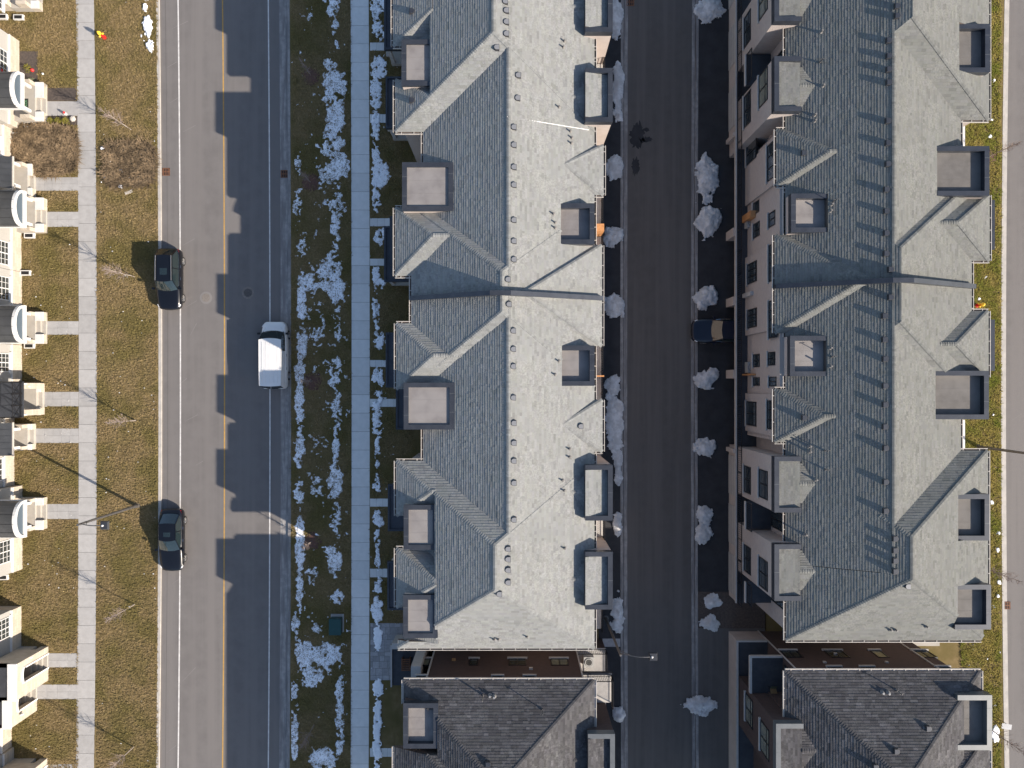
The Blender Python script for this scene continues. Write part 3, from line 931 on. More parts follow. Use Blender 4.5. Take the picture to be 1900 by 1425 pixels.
# entrance porches facing the street, under flat dark roofs
for y0, y1, x0 in ((-25, 93, 713), (143, 239, 716), (420, 523, 713), (617, 719, 716), (722, 797, 735), (898, 985, 720), (1041, 1131, 719)):
    xa, xb, Y0, Y1 = gx(x0, 2.9), gx(790, ZE), gy(y1, 2.9), gy(y0, 2.9)
    o = obox('porch_roof', 'cap', A.t, xa, xb, Y0, Y1, 2.7, 2.9)
    q = MB(); q.box(xa, xa + .14, Y0, Y1, 2.9, 3.02); q.box(xa + .14, xb, Y0, Y0 + .14, 2.9, 3.02); q.box(xa + .14, xb, Y1 - .14, Y1, 2.9, 3.02)
    q.build('rim', 'cap', o)
    obox('porch_floor', 'porch', A.t, xa + .1, xb, Y0 + .1, Y1 - .1, 0, .45)
    for yy in (Y0 + .25, Y1 - .25):
        obox('porch_post', 'precast', A.t, xa + .15, xa + .4, yy - .13, yy + .13, .45, 2.7)
    obox('front_step', 'porch', A.t, xa - .35, xa + .1, Y0 + .8, Y0 + 2.2, 0, .2)
for x0, x1, y0, y1 in ((723, 734, 401, 492), (725, 735, 617, 690)):
    o = obox('canopy', 'cap', A.t, gx(x0, 5.6), gx(x1 + 8, 5.6), gy(y1, 5.6), gy(y0, 5.6), 5.4, 5.6)
# fire wall and step flashing
party_wall(A, 133.5, 763, 1117)
q = MB()
xa, xb, yy = GX(-7), gx(1092, ZE), 396.6 / S
za, zb = max(A.z(xa, yy - .4), A.z(xa, yy + .4)), max(A.z(xb, yy - .4), A.z(xb, yy + .4))
q.add([(xa, yy - .025, za + .05), (xb, yy - .025, zb + .05), (xb, yy + .015, zb + .06), (xa, yy + .015, za + .06)], [(0, 1, 2, 3)])
q.build('step_flashing', 'white', A.t)
for p in ((938, 4), (940, 21), (940, 42), (940, 64), (922, 85), (962, 141), (961, 183), (954, 237), (954, 270), (954, 311), (954, 344), (954, 409), (954, 448), (954, 482), (943, 519), (945, 565), (953, 614), (953, 648), (953, 680), (953, 738), (954, 785), (954, 822), (954, 855), (954, 896), (954, 964), (943, 1018), (943, 1037), (943, 1057), (943, 1080), (1078, 791)):
    roof_vent(A, *p, face=1)
roof_vent(A, 927, 1100, 1)
for p in ((764, 22), (764, 187)):
    roof_vent(A, *p, face=-1, zr=9)
for p in ((1047, 77), (1045, 88), (1037, 199), (1058, 244), (1061, 256), (1060, 266), (1027, 397), (1030, 413), (1030, 423), (1037, 670), (1030, 695), (1057, 833), (1057, 848), (1044, 891), (1047, 910), (1048, 1017), (917, 1186), (925, 1186), (978, 1181)):
    roof_pipe(A, *p, h=.28)
A.finish()

# ================================================================== right block (light shingles)
B = Block('townhouse_block', 'townhouse block with pale grey roof and cream walls with balconies facing the dark lane', 'townhouses', (23, 0, 0), 'shingle_right')
B.wall = 'creambrick'
EB = ((1775, 1837, 44, 134), (1739, 1836, 271, 363), (1735, 1835, 688, 778), (1773, 1836, 917, 1003), (1772, 1839, 1085, 1168))
B.holes = [zrect(1468, 1536, 359, 431), zrect(1466, 1534, 623, 698)] + [zrect(*e) for e in EB]
B.body(1457, 1783, -220, 1045, TX, TX, None, None, dz=-.012, gut='WE')
B.body(1457, 1835, -220, 223, TX, TX, None, TY, gut='ES', clips=[(1600, 1835, -220, 223)], nocap='W')
B.body(1457, 1803, 339, 739, TX, TX, TY, TY, dz=-.006, gut='E', clips=[(1600, 1803, 339, 739)], nocap='W')
B.body(1458, 1833, 836, 1188, TX, TX, .485, .51, clips=[(1458, 1772, 1046, 1188), (1600, 1772, 836, 1046), (1772, 1833, 836, 1166), (1772, 1821, 1166, 1188)], gut='WENS')
# lane-side hips
B.body(1437, 1620, 436, 618, TX, None, .55, .55, gut='W')
B.body(1440, 1535, 240, 345, TX, None, .58, .58, gut='WNS')
B.body(1437, 1536, 722, 820, TX, None, .58, .58, gut='WNS')
B.tower(1468, 1535, 359, 431, sides='NSW', drop=.4)
B.tower(1466, 1533, 623, 698, sides='NSW', drop=.4)
for y0, y1 in ((-70, 39), (104, 206), (847, 951), (1010, 1115)):
    B.pdormer(1437, 1487, y0, y1, 1511, 1.3, 'W', sl=.25)
# road-side bays and boxes
B.body(1680, 1836, 362, 484, None, TX, .50, .47, gut='ES')
B.body(1680, 1834, 577, 700, None, TX, .47, .50, gut='EN')
for b in EB:
    B.tower(*b, sides='NES', drop=.4, mem='membrane_dark')
yN, yS = gy(-220, ZE), gy(1188, ZE) + .35
wbx(B, GX(437), gx(1783, ZE) - .35, yS, yN, 0, ZE - .1)
for y0, y1 in ((-220, 223), (362, 484), (577, 700), (836, 1166)):
    wbx(B, gx(1770, ZE), gx(1835, ZE) - .4, gy(y1, ZE) + .3, gy(y0, ZE) - .3, 0, ZE - .12)
wbx(B, gx(1770, ZE), gx(1803, ZE) - .3, gy(577, ZE), gy(484, ZE), 0, ZE - .12)
# east-side ledges at the foot of the walls (pale sills seen from above)
for y0, y1 in ((226, 273), (779, 836)):
    obox('ledge', 'white', B.t, gx(1778, 2.5), gx(1790.5, .5), gy(y1, .5), gy(y0, .5), 0, .5)
for y0, y1 in ((371, 463), (593, 688)):
    obox('canopy', 'cap', B.t, gx(1828, 5.4), gx(1846, 5.4), gy(y1, 5.4), gy(y0, 5.4), 5.25, 5.4)
XF, XR, XM = GX(403), GX(437), GX(421)
PZ, UZ = 2.03, 5.05
Ya, Yb = gy(1150, ZE), gy(-220, ZE)
# middle wall (between the dormer groups)
wbx(B, XM, XR + .2, gy(820, ZE), gy(240, ZE), PZ, ZE - .12)
for y0, y1 in ((250, 336), (446, 610), (732, 811)):
    wbx(B, GX(417), XM + .1, gy(y1, ZE), gy(y0, ZE), PZ if y0 != 446 else PZ, ZE - .14)
# garage podium: piers, lintel, doors set back
zones = [(-220, 250, 0), (250, 838, 1), (838, 1118, 0)]
for y0, y1, kind in zones:
    Y0, Y1 = gy(y1, 1.9), gy(y0, 1.9)
    if kind == 0:
        obox('garage_wall', 'cream', B.t, XF - .02, XR, Y0, Y1, 0, 1.9)
        n = max(1, round((Y1 - Y0) / 4.4))
        for i in range(n):
            c = Y0 + (i + .5) * (Y1 - Y0) / n
            d = obox('garage_door', 'precast', B.t, XF - .06, XF - .021, c - 1.5, c + 1.5, .02, 1.62)
            for j in range(1, 4):
                obox('panel_groove', 'trough', d, XF - .064, XF - .0601, c - 1.5, c + 1.5, j * .4, j * .4 + .025)
    else:
        obox('garage_wall', 'cream', B.t, XF + .9, XR, Y0, Y1, 0, 1.9)
        obox('lintel', 'cream', B.t, XF - .1, XF + .9, Y0, Y1, 1.6, 1.9)
        piers = [252, 428, 436, 555, 563, 690, 698, 836]
        for p in piers:
            c = gy(p, 1.5)
            obox('pier', 'cream', B.t, XF - .25, XF + .9, c - .16, c + .16, 0, 1.85)
        for a, b in ((256, 424), (440, 551), (567, 686), (702, 832)):
            A0, A1 = gy(b, .8), gy(a, .8)
            d = obox('garage_door', 'asphalt_lane', B.t, XF + .84, XF + .899, A0 + .2, A1 - .2, .02, 1.6)
            for j in range(1, 4):
                obox('panel_groove', 'black', d, XF + .834, XF + .8395, A0 + .2, A1 - .2, j * .4, j * .4 + .025)
    obox('terrace_deck', 'deck', B.t, XF - .05, XR, Y0, Y1, 1.901, PZ)
    obox('terrace_coping', 'precast', B.t, XF - .14, XF - .051, Y0, Y1, 1.86, PZ + .06)
railing(B.t, [(XF, gy(1118, 2)), (XF, gy(-220, 2))], PZ, 1.0, step=.16)
# wall lamps and dividers on the terraces
for py, m, w in ((401, 'cedar', .5), (695, 'cedar', .12), (546, 'precast', .3)):
    c = gy(py, 3.2)
    obox('privacy_screen', m, B.t, XF + .35, XM - .02, c - w / 2, c + w / 2, PZ, 3.9)
# recessed balconies between the dormers
for y0, y1 in ((39, 104), (206, 250), (951, 1010), (1115, 1160)):
    Y0, Y1 = gy(y1, ZP) + .04, gy(y0, ZP) - .04
    if y0 == 206: continue
    obox('balcony_deck', 'deck', B.t, GX(395), XR - .01, Y0, Y1, UZ - .25, UZ)
    obox('balcony_edge', 'precast', B.t, GX(393.5), GX(394.9), Y0, Y1, UZ - .27, UZ + .03)
    railing(B.t, [(GX(396), Y0 + .05), (GX(396), Y1 - .05)], UZ, 1.05, step=.14)
    ym = (Y0 + Y1) / 2
    window(B.t, 'x', XR, Y0 + .25, Y0 + 1.5, UZ + .1, UZ + 2.4, -1, cols=2, sill=None)
    window(B.t, 'x', XR, Y0 + .25, Y0 + 1.5, PZ + .1, PZ + 2.3, -1, cols=2, sill=None)
def wrow(y0, y1, z0, z1, plane, cols, pane='glass', tr=False, zmid=None):
    zm = (z0 + z1) / 2
    window(B.t, 'x', plane, gy(y1, zm), gy(y0, zm), z0, z1, -1, cols=cols, pane=pane, transom=tr)
FW = GX(403) + .03 - .005
for y0, y1 in ((-30, 28), (132, 193), (872, 925), (1037, 1092)):
    wrow(y0, y1, 6.7, 8.35, gx(1437, ZP) + .03, 2, 'glasswarm' if y0 < 500 else 'glass', True)
for y0, y1 in ((25, 82), (173, 232), (865, 915), (1013, 1063)):
    wrow(y0, y1, 3.55, 5.0, gx(1437, ZP) + .03, 2, 'glass', True)
for y0, y1, z0, z1, pl, c in ((264, 332, 6.7, 8.3, GX(417), 3), (393, 420, 6.5, 7.7, XM, 2), (374, 396, 3.4, 4.6, XM, 1), (413, 440, 3.4, 4.7, XM, 2), (452, 521, 7.0, 8.3, GX(417), 4), (557, 627, 7.0, 8.3, GX(417), 4), (487, 525, 2.6, 4.6, GX(417), 3), (573, 608, 2.6, 4.6, GX(417), 3), (653, 678, 6.4, 7.7, XM, 2), (657, 681, 3.4, 4.7, XM, 2), (700, 716, 3.4, 4.7, XM, 1), (699, 717, 6.6, 7.9, XM, 2), (743, 797, 6.7, 8.2, GX(417), 3), (262, 300, 2.4, 4.5, GX(417), 2), (745, 790, 2.4, 4.5, GX(417), 2)):
    wrow(y0, y1, z0, z1, pl, c)
party_wall(B, 152.0, 1437, 1803)
for p in ((1668, 8), (1668, 26), (1649, 75), (1649, 104), (1649, 129), (1649, 153), (1648, 224), (1648, 265), (1648, 304), (1646, 351), (1646, 391), (1646, 432), (1646, 470), (1655, 499), (1655, 551), (1643, 586), (1643, 630), (1644, 666), (1644, 716), (1644, 751), (1644, 792), (1645, 832), (1645, 895), (1645, 949), (1664, 1001), (1664, 1023), (1664, 1042), (1664, 1062)):
    roof_vent(B, *p, face=-1)
roof_vent(B, 1681, 1086, 1)
for p in ((1491, 284), (1492, 775)):
    roof_vent(B, *p, face=-1, zr=9)
for p in ((1523, 60), (1526, 160), (1511, 214), (1511, 225), (1502, 828), (1502, 838), (1513, 890), (1494, 992), (1542, 380), (1540, 392), (1540, 646), (1540, 680), (1651, 1168), (1661, 1168), (1718, 1162)):
    roof_pipe(B, *p, h=.32, r=.06)
for p in ((1521, 116), (1530, 836), (1531, 871), (1546, 374), (1543, 662)):
    antenna(B, *p, h=.55)
B.finish()

# ================================================================== bottom blocks (dark shingles, dark brick)
C = Block('townhouse_block', 'dark roofed brown brick townhouse block beside the paved forecourt', 'townhouses', (0, -22, 0), 'shingle_dark', 'brick')
C.body(749, 1103, 1262, 1900, TX, TX, .42, None, gut='WEN', clips=[(815, 1103, 1262, 1900), (749, 815, 1262, 1306)])
C.body(731, 1103, 1330, 1900, TX, TX, .42, None, dz=-.02, gut='W', clips=[(731, 1000, 1386, 1900)])
C.body(760, 860, 1404, 1520, TX, None, .5, .5, gut='')
C.tower(748, 813, 1305, 1389, drop=.36, capm='cap')
C.pdormer(1141, 1091, 1362, 1470, 1064, 1.0, 'E', capm='capgrey')
yW = -473.0 / S
wbx(C, GX(-137.4), gx(1103, ZE) - .6, -30, yW, 0, ZE - .1)
wbx(C, GX(-160), GX(-130), -32, yW - 2.6, 0, ZE - .12)
obox('downspout', 'precast', C.t, GX(-138.5), GX(-136.0), yW, yW + .07, 0, ZE - .15)
obox('downspout', 'precast', C.t, GX(113), GX(115.2), yW, yW + .07, 0, ZE - .15)
def nwin(blk, px, w, z0, z1, yw, cols, pane='glass'):
    x = gx(px, (z0 + z1) / 2)
    window(blk.t, 'y', yw, x - w / 2, x + w / 2, z0, z1, 1, cols=cols, pane=pane)
for px, w, c, pn in ((879, .62, 1, 'glass'), (960, 1.25, 2, 'glass'), (1038, 1.25, 2, 'glasswarm'), (788, .7, 1, 'glasswarm')):
    nwin(C, px, w, 4.08, 5.25, yW, c, pn)
for px, w, c in ((923, .7, 1), (983, .75, 1), (780, .7, 1)):
    nwin(C, px, w, 7.15, 8.3, yW, c)
for px, z in ((985, 5.8), (842, 4.2)):
    x = gx(px, z)
    o = obox('wall_vent', 'precast' if px > 900 else 'stake', C.t, x - .13, x + .13, yW, yW + .12, z, z + .22)
# pale stone porch on the street side and its sunken well
obox('stone_pier', 'precast', C.t, GX(-166), GX(-150), yW - 2.6, yW + .4, 0, 6.4)
obox('stone_band', 'precast', C.t, GX(-215), GX(-140), yW - .1, yW + .35, 0, 1.9)
obox('porch_floor', 'deck', C.t, GX(-218), GX(-160), yW - 3.2, yW - .11, 0, 1.0)
obox('porch_edge', 'precast', C.t, GX(-221), GX(-218.2), yW - 3.3, yW - .1, 0, 1.1)
q = MB()
for i in range(6):
    q.box(GX(-200), GX(-184), yW - 1.9 + i * .16, yW - 1.83 + i * .16, 1.35, 1.45)
q.box(GX(-200), GX(-198), yW - 1.95, yW - 1.0, 1.0, 1.4); q.box(GX(-186), GX(-184), yW - 1.95, yW - 1.0, 1.0, 1.4)
tag(q.build('wooden_bench', 'rust'), 'small reddish slatted bench on the sunken porch of the dark roofed block', 'bench')
# terraces at the lane corner
obox('terrace', 'brick', C.t, GX(113), GX(167), -30, yW - .02, 0, 1.9)
obox('terrace_deck', 'deckboard', C.t, GX(113), GX(168), -30, yW, 1.901, 2.0)
railing(C.t, [(GX(115), yW - .05), (GX(167), yW - .05), (GX(167), yW - 3.0)], 2.0, 1.0)
yD = gy(1362, ZP)
obox('balcony_deck', 'deckboard', C.t, GX(116), GX(168), yD, yW - .75, 4.85, 5.05)
railing(C.t, [(GX(117), yW - .8), (GX(167.5), yW - .8), (GX(167.5), yD)], 5.05, 1.0, step=.12)
obox('balcony_beam', 'cap', C.t, GX(113), GX(168.5), yW - .745, yW - .6, 4.75, 5.09)
ac_unit(1091, 1223, 2.0, 'grey air conditioner with round fan on the brick terrace by the lane')
roof_pipe(C, 896, 1291, .9, .03); antenna(C, 896, 1289, .8); antenna(C, 1006, 1316, .8)
for p in ((909, 1291), (917, 1293)): roof_pipe(C, *p, h=.22, r=.075, kind='v')
roof_vent(C, 905, 1420, -1)
C.finish()

D = Block('townhouse_block', 'dark roofed brown brick townhouse block beside the sunlit road lawn', 'townhouses', (23, -22, 0), 'shingle_dark', 'brick')
D.body(1457, 1820, 1245, 1900, TX, TX, .41, None, gut='WEN', clips=[(1457, 1776, 1245, 1900), (1776, 1820, 1245, 1292)])
D.body(1457, 1837, 1360, 1900, TX, TX, .46, None, dz=-.02, gut='E')
D.tower(1777, 1841, 1290, 1392, sides='NES', drop=.5, th=.33, capm='capgrey', mem='membrane_dark')
D.pdormer(1440, 1491, 1343, 1450, 1513, 1.3, 'W', capm='capgrey', sl=.25)
yW = -458.7 / S
wbx(D, GX(457), gx(1790, ZE), -31, yW, 0, ZE - .1)
obox('downspout', 'precast', D.t, GX(455.6), GX(457.4), yW, yW + .07, 0, ZE - .15)
obox('downspout', 'precast', D.t, GX(686), GX(688), yW, yW + .07, 0, ZE - .15)
for px, w, c, pn in ((1469, 1.2, 2, 'glass'), (1553, 1.3, 2, 'glass'), (1632, .75, 1, 'glasswarm'), (1716, 1.1, 2, 'glass')):
    nwin(D, px, w, 4.1, 5.4, yW, c, pn)
for px, w, c in ((1556, .9, 1), (1618, .9, 1), (1760, .9, 1)):
    nwin(D, px, w, 7.1, 8.3, yW, c)
for px, z in ((1549, 4.6), (1644, 6.2), (1529, 6.2)):
    x = gx(px, z); obox('wall_vent', 'precast', D.t, x - .1, x + .1, yW, yW + .1, z, z + .18)
XF2 = GX(402)
obox('garage_wall', 'cream', D.t, XF2, GX(456), -31, yW - .01, 0, 1.9)
obox('terrace_deck', 'deck', D.t, XF2 + .1, GX(456.9), -31, yW - .1, 1.901, 2.0)
q = MB(); q.box(XF2 - .04, XF2 + .099, -31, yW, 1.85, 2.1); q.box(XF2 + .1, GX(456), yW - .1, yW + .02, 1.85, 2.1); q.build('terrace_coping', 'precast', D.t)
Yd = gy(1343, ZP)
obox('balcony_deck', 'deck', D.t, XF2 + .1, GX(456.8), Yd, yW - .12, 4.9, 5.02)
q = MB(); q.box(XF2 - .05, XF2 + .099, Yd, yW - .0, 4.85, 5.12); q.box(XF2 + .1, GX(456), yW - .119, yW + .01, 4.85, 5.12); q.build('balcony_coping', 'precast', D.t)
wbx(D, GX(432), GX(458), -31, Yd + 0.1, 2.0, ZE - .12)
for z0, z1, y0, y1 in ((6.7, 8.3, 1337, 1392), (3.6, 5.1, 1285, 1335)):
    zm = (z0 + z1) / 2
    window(D.t, 'x', gx(1440, ZP) + .03, gy(y1 + 10, zm), gy(y0 + 8, zm), z0, z1, -1, cols=2, pane='glasswarm', transom=True)
window(D.t, 'x', GX(457), Yd + .5, Yd + 2.2, 5.3, 7.6, -1, cols=2, pane='glass', sill=None)
# glazed pale porch at the lit corner
obox('porch_floor', 'porch', D.t, GX(690), GX(768), yW - .02, yW + 1.3, 0, .35)
obox('porch_wall', 'porch', D.t, GX(720), GX(772), yW - .6, yW - .021, 0, 1.5)
roof_pipe(D, 1663, 1280, .5, .03)
antenna(D, 1664, 1281, .7)
for p in ((1637, 1285), (1648, 1286)): roof_pipe(D, *p, h=.22, r=.075, kind='v')
for p in ((1720, 1350), (1664, 1395), (1625, 1424)): roof_vent(D, *p, face=-1)
D.finish()
# chair on the upper balcony
x, y, z = gx(1433, 5.02), gy(1287, 5.02), 5.02
t = thing('lounge_chair', 'reclining lounge chair with tan sling on the dark upper balcony', 'chair', (x, y, z))
q = MB(); q.add([(x - .3, y + .5, z + .35), (x + .15, y + .5, z + .35), (x + .35, y - .45, z + .3), (x - .1, y - .45, z + .3)], [(0, 3, 2, 1)]); q.build('sling', 'stake', t)
q = MB(); q.add([(x - .38, y + .85, z + .8), (x + .07, y + .85, z + .8), (x + .15, y + .5, z + .35), (x - .3, y + .5, z + .35)], [(0, 3, 2, 1)]); q.build('backrest', 'bush', t)
for a, b in ((-.3, .5), (.15, .5), (.35, -.45), (-.1, -.45)):
    q = MB(); q.tube([(x + a, y + b, z), (x + a, y + b, z + .35)], .02, 6); q.build('leg', 'rail', t)
ac_unit(1395, 282, PZ, 'dark air conditioner on the shaded terrace below the north small hip roof', .8)
ac_unit(1391, 415, PZ, 'air conditioner beside the cedar screen on the shaded terrace', .8)
ac_unit(1392, 682, PZ, 'air conditioner on the terrace just above the thin cedar divider', .8)
# ================================================================== west row of houses
def text_mesh(s, size, m, parent, loc, rotz):
    cu = bpy.data.curves.new('lettering', 'FONT'); cu.body = s; cu.size = size; cu.extrude = .002; cu.align_x = 'CENTER'; cu.align_y = 'CENTER'
    o = bpy.data.objects.new('tmp', cu); COL.objects.link(o)
    me = bpy.data.meshes.new_from_object(o.evaluated_get(bpy.context.evaluated_depsgraph_get()))
    bpy.data.objects.remove(o)
    me.materials.clear(); me.materials.append(M[m])
    n = bpy.data.objects.new('lettering', me); COL.objects.link(n)
    n.parent = parent
    w = parent['_w']
    n.location = (loc[0] - w[0], loc[1] - w[1], loc[2] - w[2]); n.rotation_euler = (0, 0, rotz)
    return n
def house(y0, y1, xf, label, wins=(), grid=2):
    X1, Y0, Y1 = gx(xf), gy(y1), gy(y0)
    t = thing('townhouse', label, 'townhouse', (X1, (Y0 + Y1) / 2, 0))
    e = .012
    obox('stone_base', 'stone', t, X1 - 9, X1, Y0 + e, Y1 - e, 0, 1.05)
    obox('ledge', 'white', t, X1 - .13, X1 + .03, Y0 + e, Y1 - e, 1.051, 1.12)
    obox('wall', 'siding', t, X1 - 9, X1 - .1, Y0 + e, Y1 - e, 1.121, 7.2)
    q = MB()
    xm, zr = X1 - 4.6, 9.6
    for xa, xb in ((X1 + .3, xm), (X1 - 9.3, xm)):
        q.face([(xa, Y0, 7.1), (xb, Y0, zr), (xb, Y1, zr), (xa, Y1, 7.1)])
        q.face([(xa, Y0, 7.25), (xb, Y0, zr + .15), (xb, Y1, zr + .15), (xa, Y1, 7.25)])
    q.build('roof', 'shingle_plain', t)
    for a, b, z0, z1 in wins:
        zm = (z0 + z1) / 2
        window(t, 'x', X1 - .1, gy(b, zm), gy(a, zm), z0, z1, 1, cols=2, frame='white', pane='glass', sill='white', grid=grid)
    return t
M['shingle_plain'] = mat('brown_grey_roof', (0.10, 0.09, 0.085), (0.14, 0.13, 0.12), scale=6, rough=0.95)
def porch_base(t, xw, xf, y0, y1, sy0, sy1, z=.55, steps=2, low=True):
    # xw wall px, xf front px at ground, y0..y1 platform, sy0..sy1 step opening
    Xw, Xf, Y0, Y1, a, b = gx(xw), gx(xf), gy(y1), gy(y0), gy(sy1), gy(sy0)
    sd = .3 * steps
    obox('porch_floor', 'porch', t, Xw, Xf - sd, Y0, Y1, 0, z)
    for s in range(steps):
        obox('step', 'porch', t, Xf - sd + .3 * s, Xf - sd + .3 * (s + 1), a, b, 0, z * (steps - s) / (steps + 1))
    for c0, c1 in ((Y0, a), (b, Y1)):
        if c1 - c0 > .15:
            o = obox('cheek_wall', 'stone', t, Xf - sd + .002, Xf, c0, c1, 0, z - .05)
            obox('coping', 'white', o, Xf - sd, Xf + .03, c0 - .02, c1 + .0, z - .049, z + .02)
    if low:
        for c0 in (Y0 + .002, Y1 - .30):
            obox('pier', 'stone', t, Xf - sd - .75, Xf - sd - .01, c0, c0 + .28, z, z + .62)
    return Xw, Xf, Y0, Y1, z
def column(t, x, y, z0, z1, w=.2):
    o = obox('column', 'white', t, x - w / 2, x + w / 2, y - w / 2, y + w / 2, z0, z1)
    obox('column_cap', 'white', o, x - w * .7, x + w * .7, y - w * .7, y + w * .7, z1 - .12, z1 - .001)
def barrel(t, xw, xfp, y0, y1, ze=2.75, rise=.95):
    X1, Xw, Y0, Y1 = gx(xfp, ze), gx(xw) - .05, gy(y1, ze), gy(y0, ze)
    yc, hw = (Y0 + Y1) / 2, (Y1 - Y0) / 2
    n = 18
    arc = [(yc - hw * math.cos(math.pi * i / n), ze + .02 + rise * math.sin(math.pi * i / n) ** .9) for i in range(n + 1)]
    q = MB()
    for (ya, za), (yb, zb) in zip(arc, arc[1:]):
        q.face([(X1 - .1, ya, za), (X1 - .1, yb, zb), (Xw, yb, zb), (Xw, ya, za)])
    o = q.build('barrel_roof', 'barrel', t)
    for i in range(2, n - 1, 3):
        y, z = arc[i]
        q = MB(); q.box(Xw, X1 - .1, y - .012, y + .012, z - .01, z + .035); q.build('seam', 'barrel', o)
    q = MB()
    for (ya, za), (yb, zb) in zip(arc, arc[1:]):
        ia, ib = (yc + (ya - yc) * .86, ze + (za - ze) * .80), (yc + (yb - yc) * .86, ze + (zb - ze) * .80)
        q.face([(X1, ia[0], ia[1]), (X1, ib[0], ib[1]), (X1, yb, zb + .03), (X1, ya, za + .03)])
        q.face([(X1, ya, za + .03), (X1, yb, zb + .03), (X1 - .22, yb, zb + .03), (X1 - .22, ya, za + .03)])
    q.build('arch_trim', 'white', t)
    q = MB()
    q.face([(X1 - .1, y, z - .05) for y, z in arc])
    q.build('tympanum', 'tymp', t)
    obox('beam', 'white', t, X1 - .14, X1 + .02, Y0 - .03, Y1 + .03, ze - .28, ze)
    for c in (Y0 - .05, Y1 - .05):
        obox('side_beam', 'white', t, Xw, X1 - .141, c, c + .1, ze - .22, ze + .02)
    return X1, Y0, Y1, ze
def flat_canopy(t, xw, xfp, y0, y1, ze=2.7):
    X1, Xw, Y0, Y1 = gx(xfp, ze), gx(xw) - .05, gy(y1, ze), gy(y0, ze)
    q = MB(); q.add([(Xw, Y0, ze + .5), (X1, Y0, ze), (X1, Y1, ze), (Xw, Y1, ze + .5)], [(0, 1, 2, 3)])
    o = q.build('canopy_roof', 'barrel', t)
    n = 5
    for i in range(n + 1):
        y = Y0 + (Y1 - Y0) * i / n
        q = MB(); q.add([(Xw, y - .012, ze + .535), (X1, y - .012, ze + .035), (X1, y + .012, ze + .035), (Xw, y + .012, ze + .535)], [(0, 1, 2, 3)]); q.build('seam', 'barrel', o)
    obox('gutter', 'gutter', t, X1 + .003, X1 + .1, Y0 - .05, Y1 + .05, ze - .1, ze - .01)
    obox('beam', 'white', t, X1 - .2, X1 - .05, Y0, Y1, ze - .3, ze - .02)
    return X1, Y0, Y1, ze
h = {}
h[0] = house(-170, 21, 30, 'townhouse end with pink tinted porch and steps at the corner of the narrow gap', [(-40, 10, 1.4, 2.9)])
porch_base(h[0], 30, 80, -60, 22, -45, 8)
obox('porch_rug', 'red', h[0], gx(2, .55), gx(16, .55), gy(5, .55), gy(-30, .55), .551, .57)
h[1] = house(76, 240, 36, 'stone townhouse with dark barrel porch roof, lettered door mat and three clipped yellow shrubs', [(88, 134, 1.2, 2.8)])
porch_base(h[1], 36, 88, 158, 229, 186, 212)
X1, Y0, Y1, ze = barrel(h[1], 36, 40, 135, 201)
for y in (167, 211): column(h[1], gx(64, .6), gy(y, .6), 1.1, ze - .28)
dm = obox('door_mat', 'matgreen', None, gx(42, .56), gx(52.5, .56), gy(201, .56), gy(183, .56), .551, .565)
tag(dm, 'dark door mat with green lettering on the barrel roofed porch', 'mat'); dm['_w'] = (0, 0, 0)
text_mesh('JOY', .3, 'matletters', dm, (gx(47.5, .57), gy(192, .57), .568), -math.pi / 2)
h[2] = house(240.3, 351, 25, 'townhouse with a sloping dark metal porch canopy beside the tangled brush bed', [(248, 285, 1.3, 2.8)])
porch_base(h[2], 25, 67, 308, 368, 329, 352, steps=1)
X1, Y0, Y1, ze = flat_canopy(h[2], 25, 22, 291, 349)
for y in (311, 350): column(h[2], gx(44, .6), gy(y, .6), 1.1, ze - .3)
h[3] = house(351.3, 505, 40, 'townhouse with barrel porch roof and a porch slab next to the sloping canopy porch', [(446, 490, 1.3, 2.9)])
porch_base(h[3], 40, 88, 370, 433, 392, 418)
X1, Y0, Y1, ze = barrel(h[3], 40, 44, 354, 421)
for y in (375, 420): column(h[3], gx(66, .6), gy(y, .6), 1.1, ze - .28)
h[4] = house(505.3, 640, 41, 'townhouse with barrel porch roof between the lone grassy yards, steps in full sun', [(512, 556, 1.3, 2.9)])
porch_base(h[4], 41, 88, 580, 638, 596, 621)
X1, Y0, Y1, ze = barrel(h[4], 41, 44, 567, 636)
for y in (584, 630): column(h[4], gx(63, .6), gy(y, .6), 1.1, ze - .28)
h[5] = house(640.3, 775, 41, 'townhouse with square white portico carrying a dark balcony with crossed railings', [(655, 690, 1.3, 2.9)])
porch_base(h[5], 41, 83, 711, 769, 727, 756, steps=1, low=False)
X1, Xw = gx(31, 2.6), gx(41)
for y in (716, 764):
    obox('pier', 'stone', h[5], gx(78, .5) - .5, gx(78, .5), gy(y, .5) - .22, gy(y, .5) + .22, .55, 2.6)
obox('entablature', 'white', h[5], Xw, gx(78, .5) + .04, gy(769, .5), gy(766, .5), 2.3, 2.6)
obox('entablature', 'white', h[5], Xw, gx(78, .5) + .04, gy(713.5, .5), gy(711, .5), 2.3, 2.6)
obox('balcony_deck', 'cap', h[5], Xw - .05, gx(78, .5) + .05, gy(772, .5), gy(708, .5), 2.601, 2.78)
YA, YB, XA = gy(771, .5), gy(709, .5), gx(78, .5)
q = MB()
for z in (2.85, 3.75): q.tube([(XA, YA, z), (XA, YB, z)], .04, 6)
for i in range(4):
    y = YA + (YB - YA) * i / 3
    q.box(XA - .05, XA + .05, y - .05, y + .05, 2.78, 3.85)
for i in range(3):
    ya, yb = YA + (YB - YA) * i / 3, YA + (YB - YA) * (i + 1) / 3
    q.tube([(XA, ya, 2.9), (XA, yb, 3.7)], .025, 6); q.tube([(XA, ya, 3.7), (XA, yb, 2.9)], .025, 6)
for y in (YA, YB): q.tube([(XA, y, 3.75), (Xw, y, 3.75)], .04, 6)
q.build('railing', 'rail', h[5])
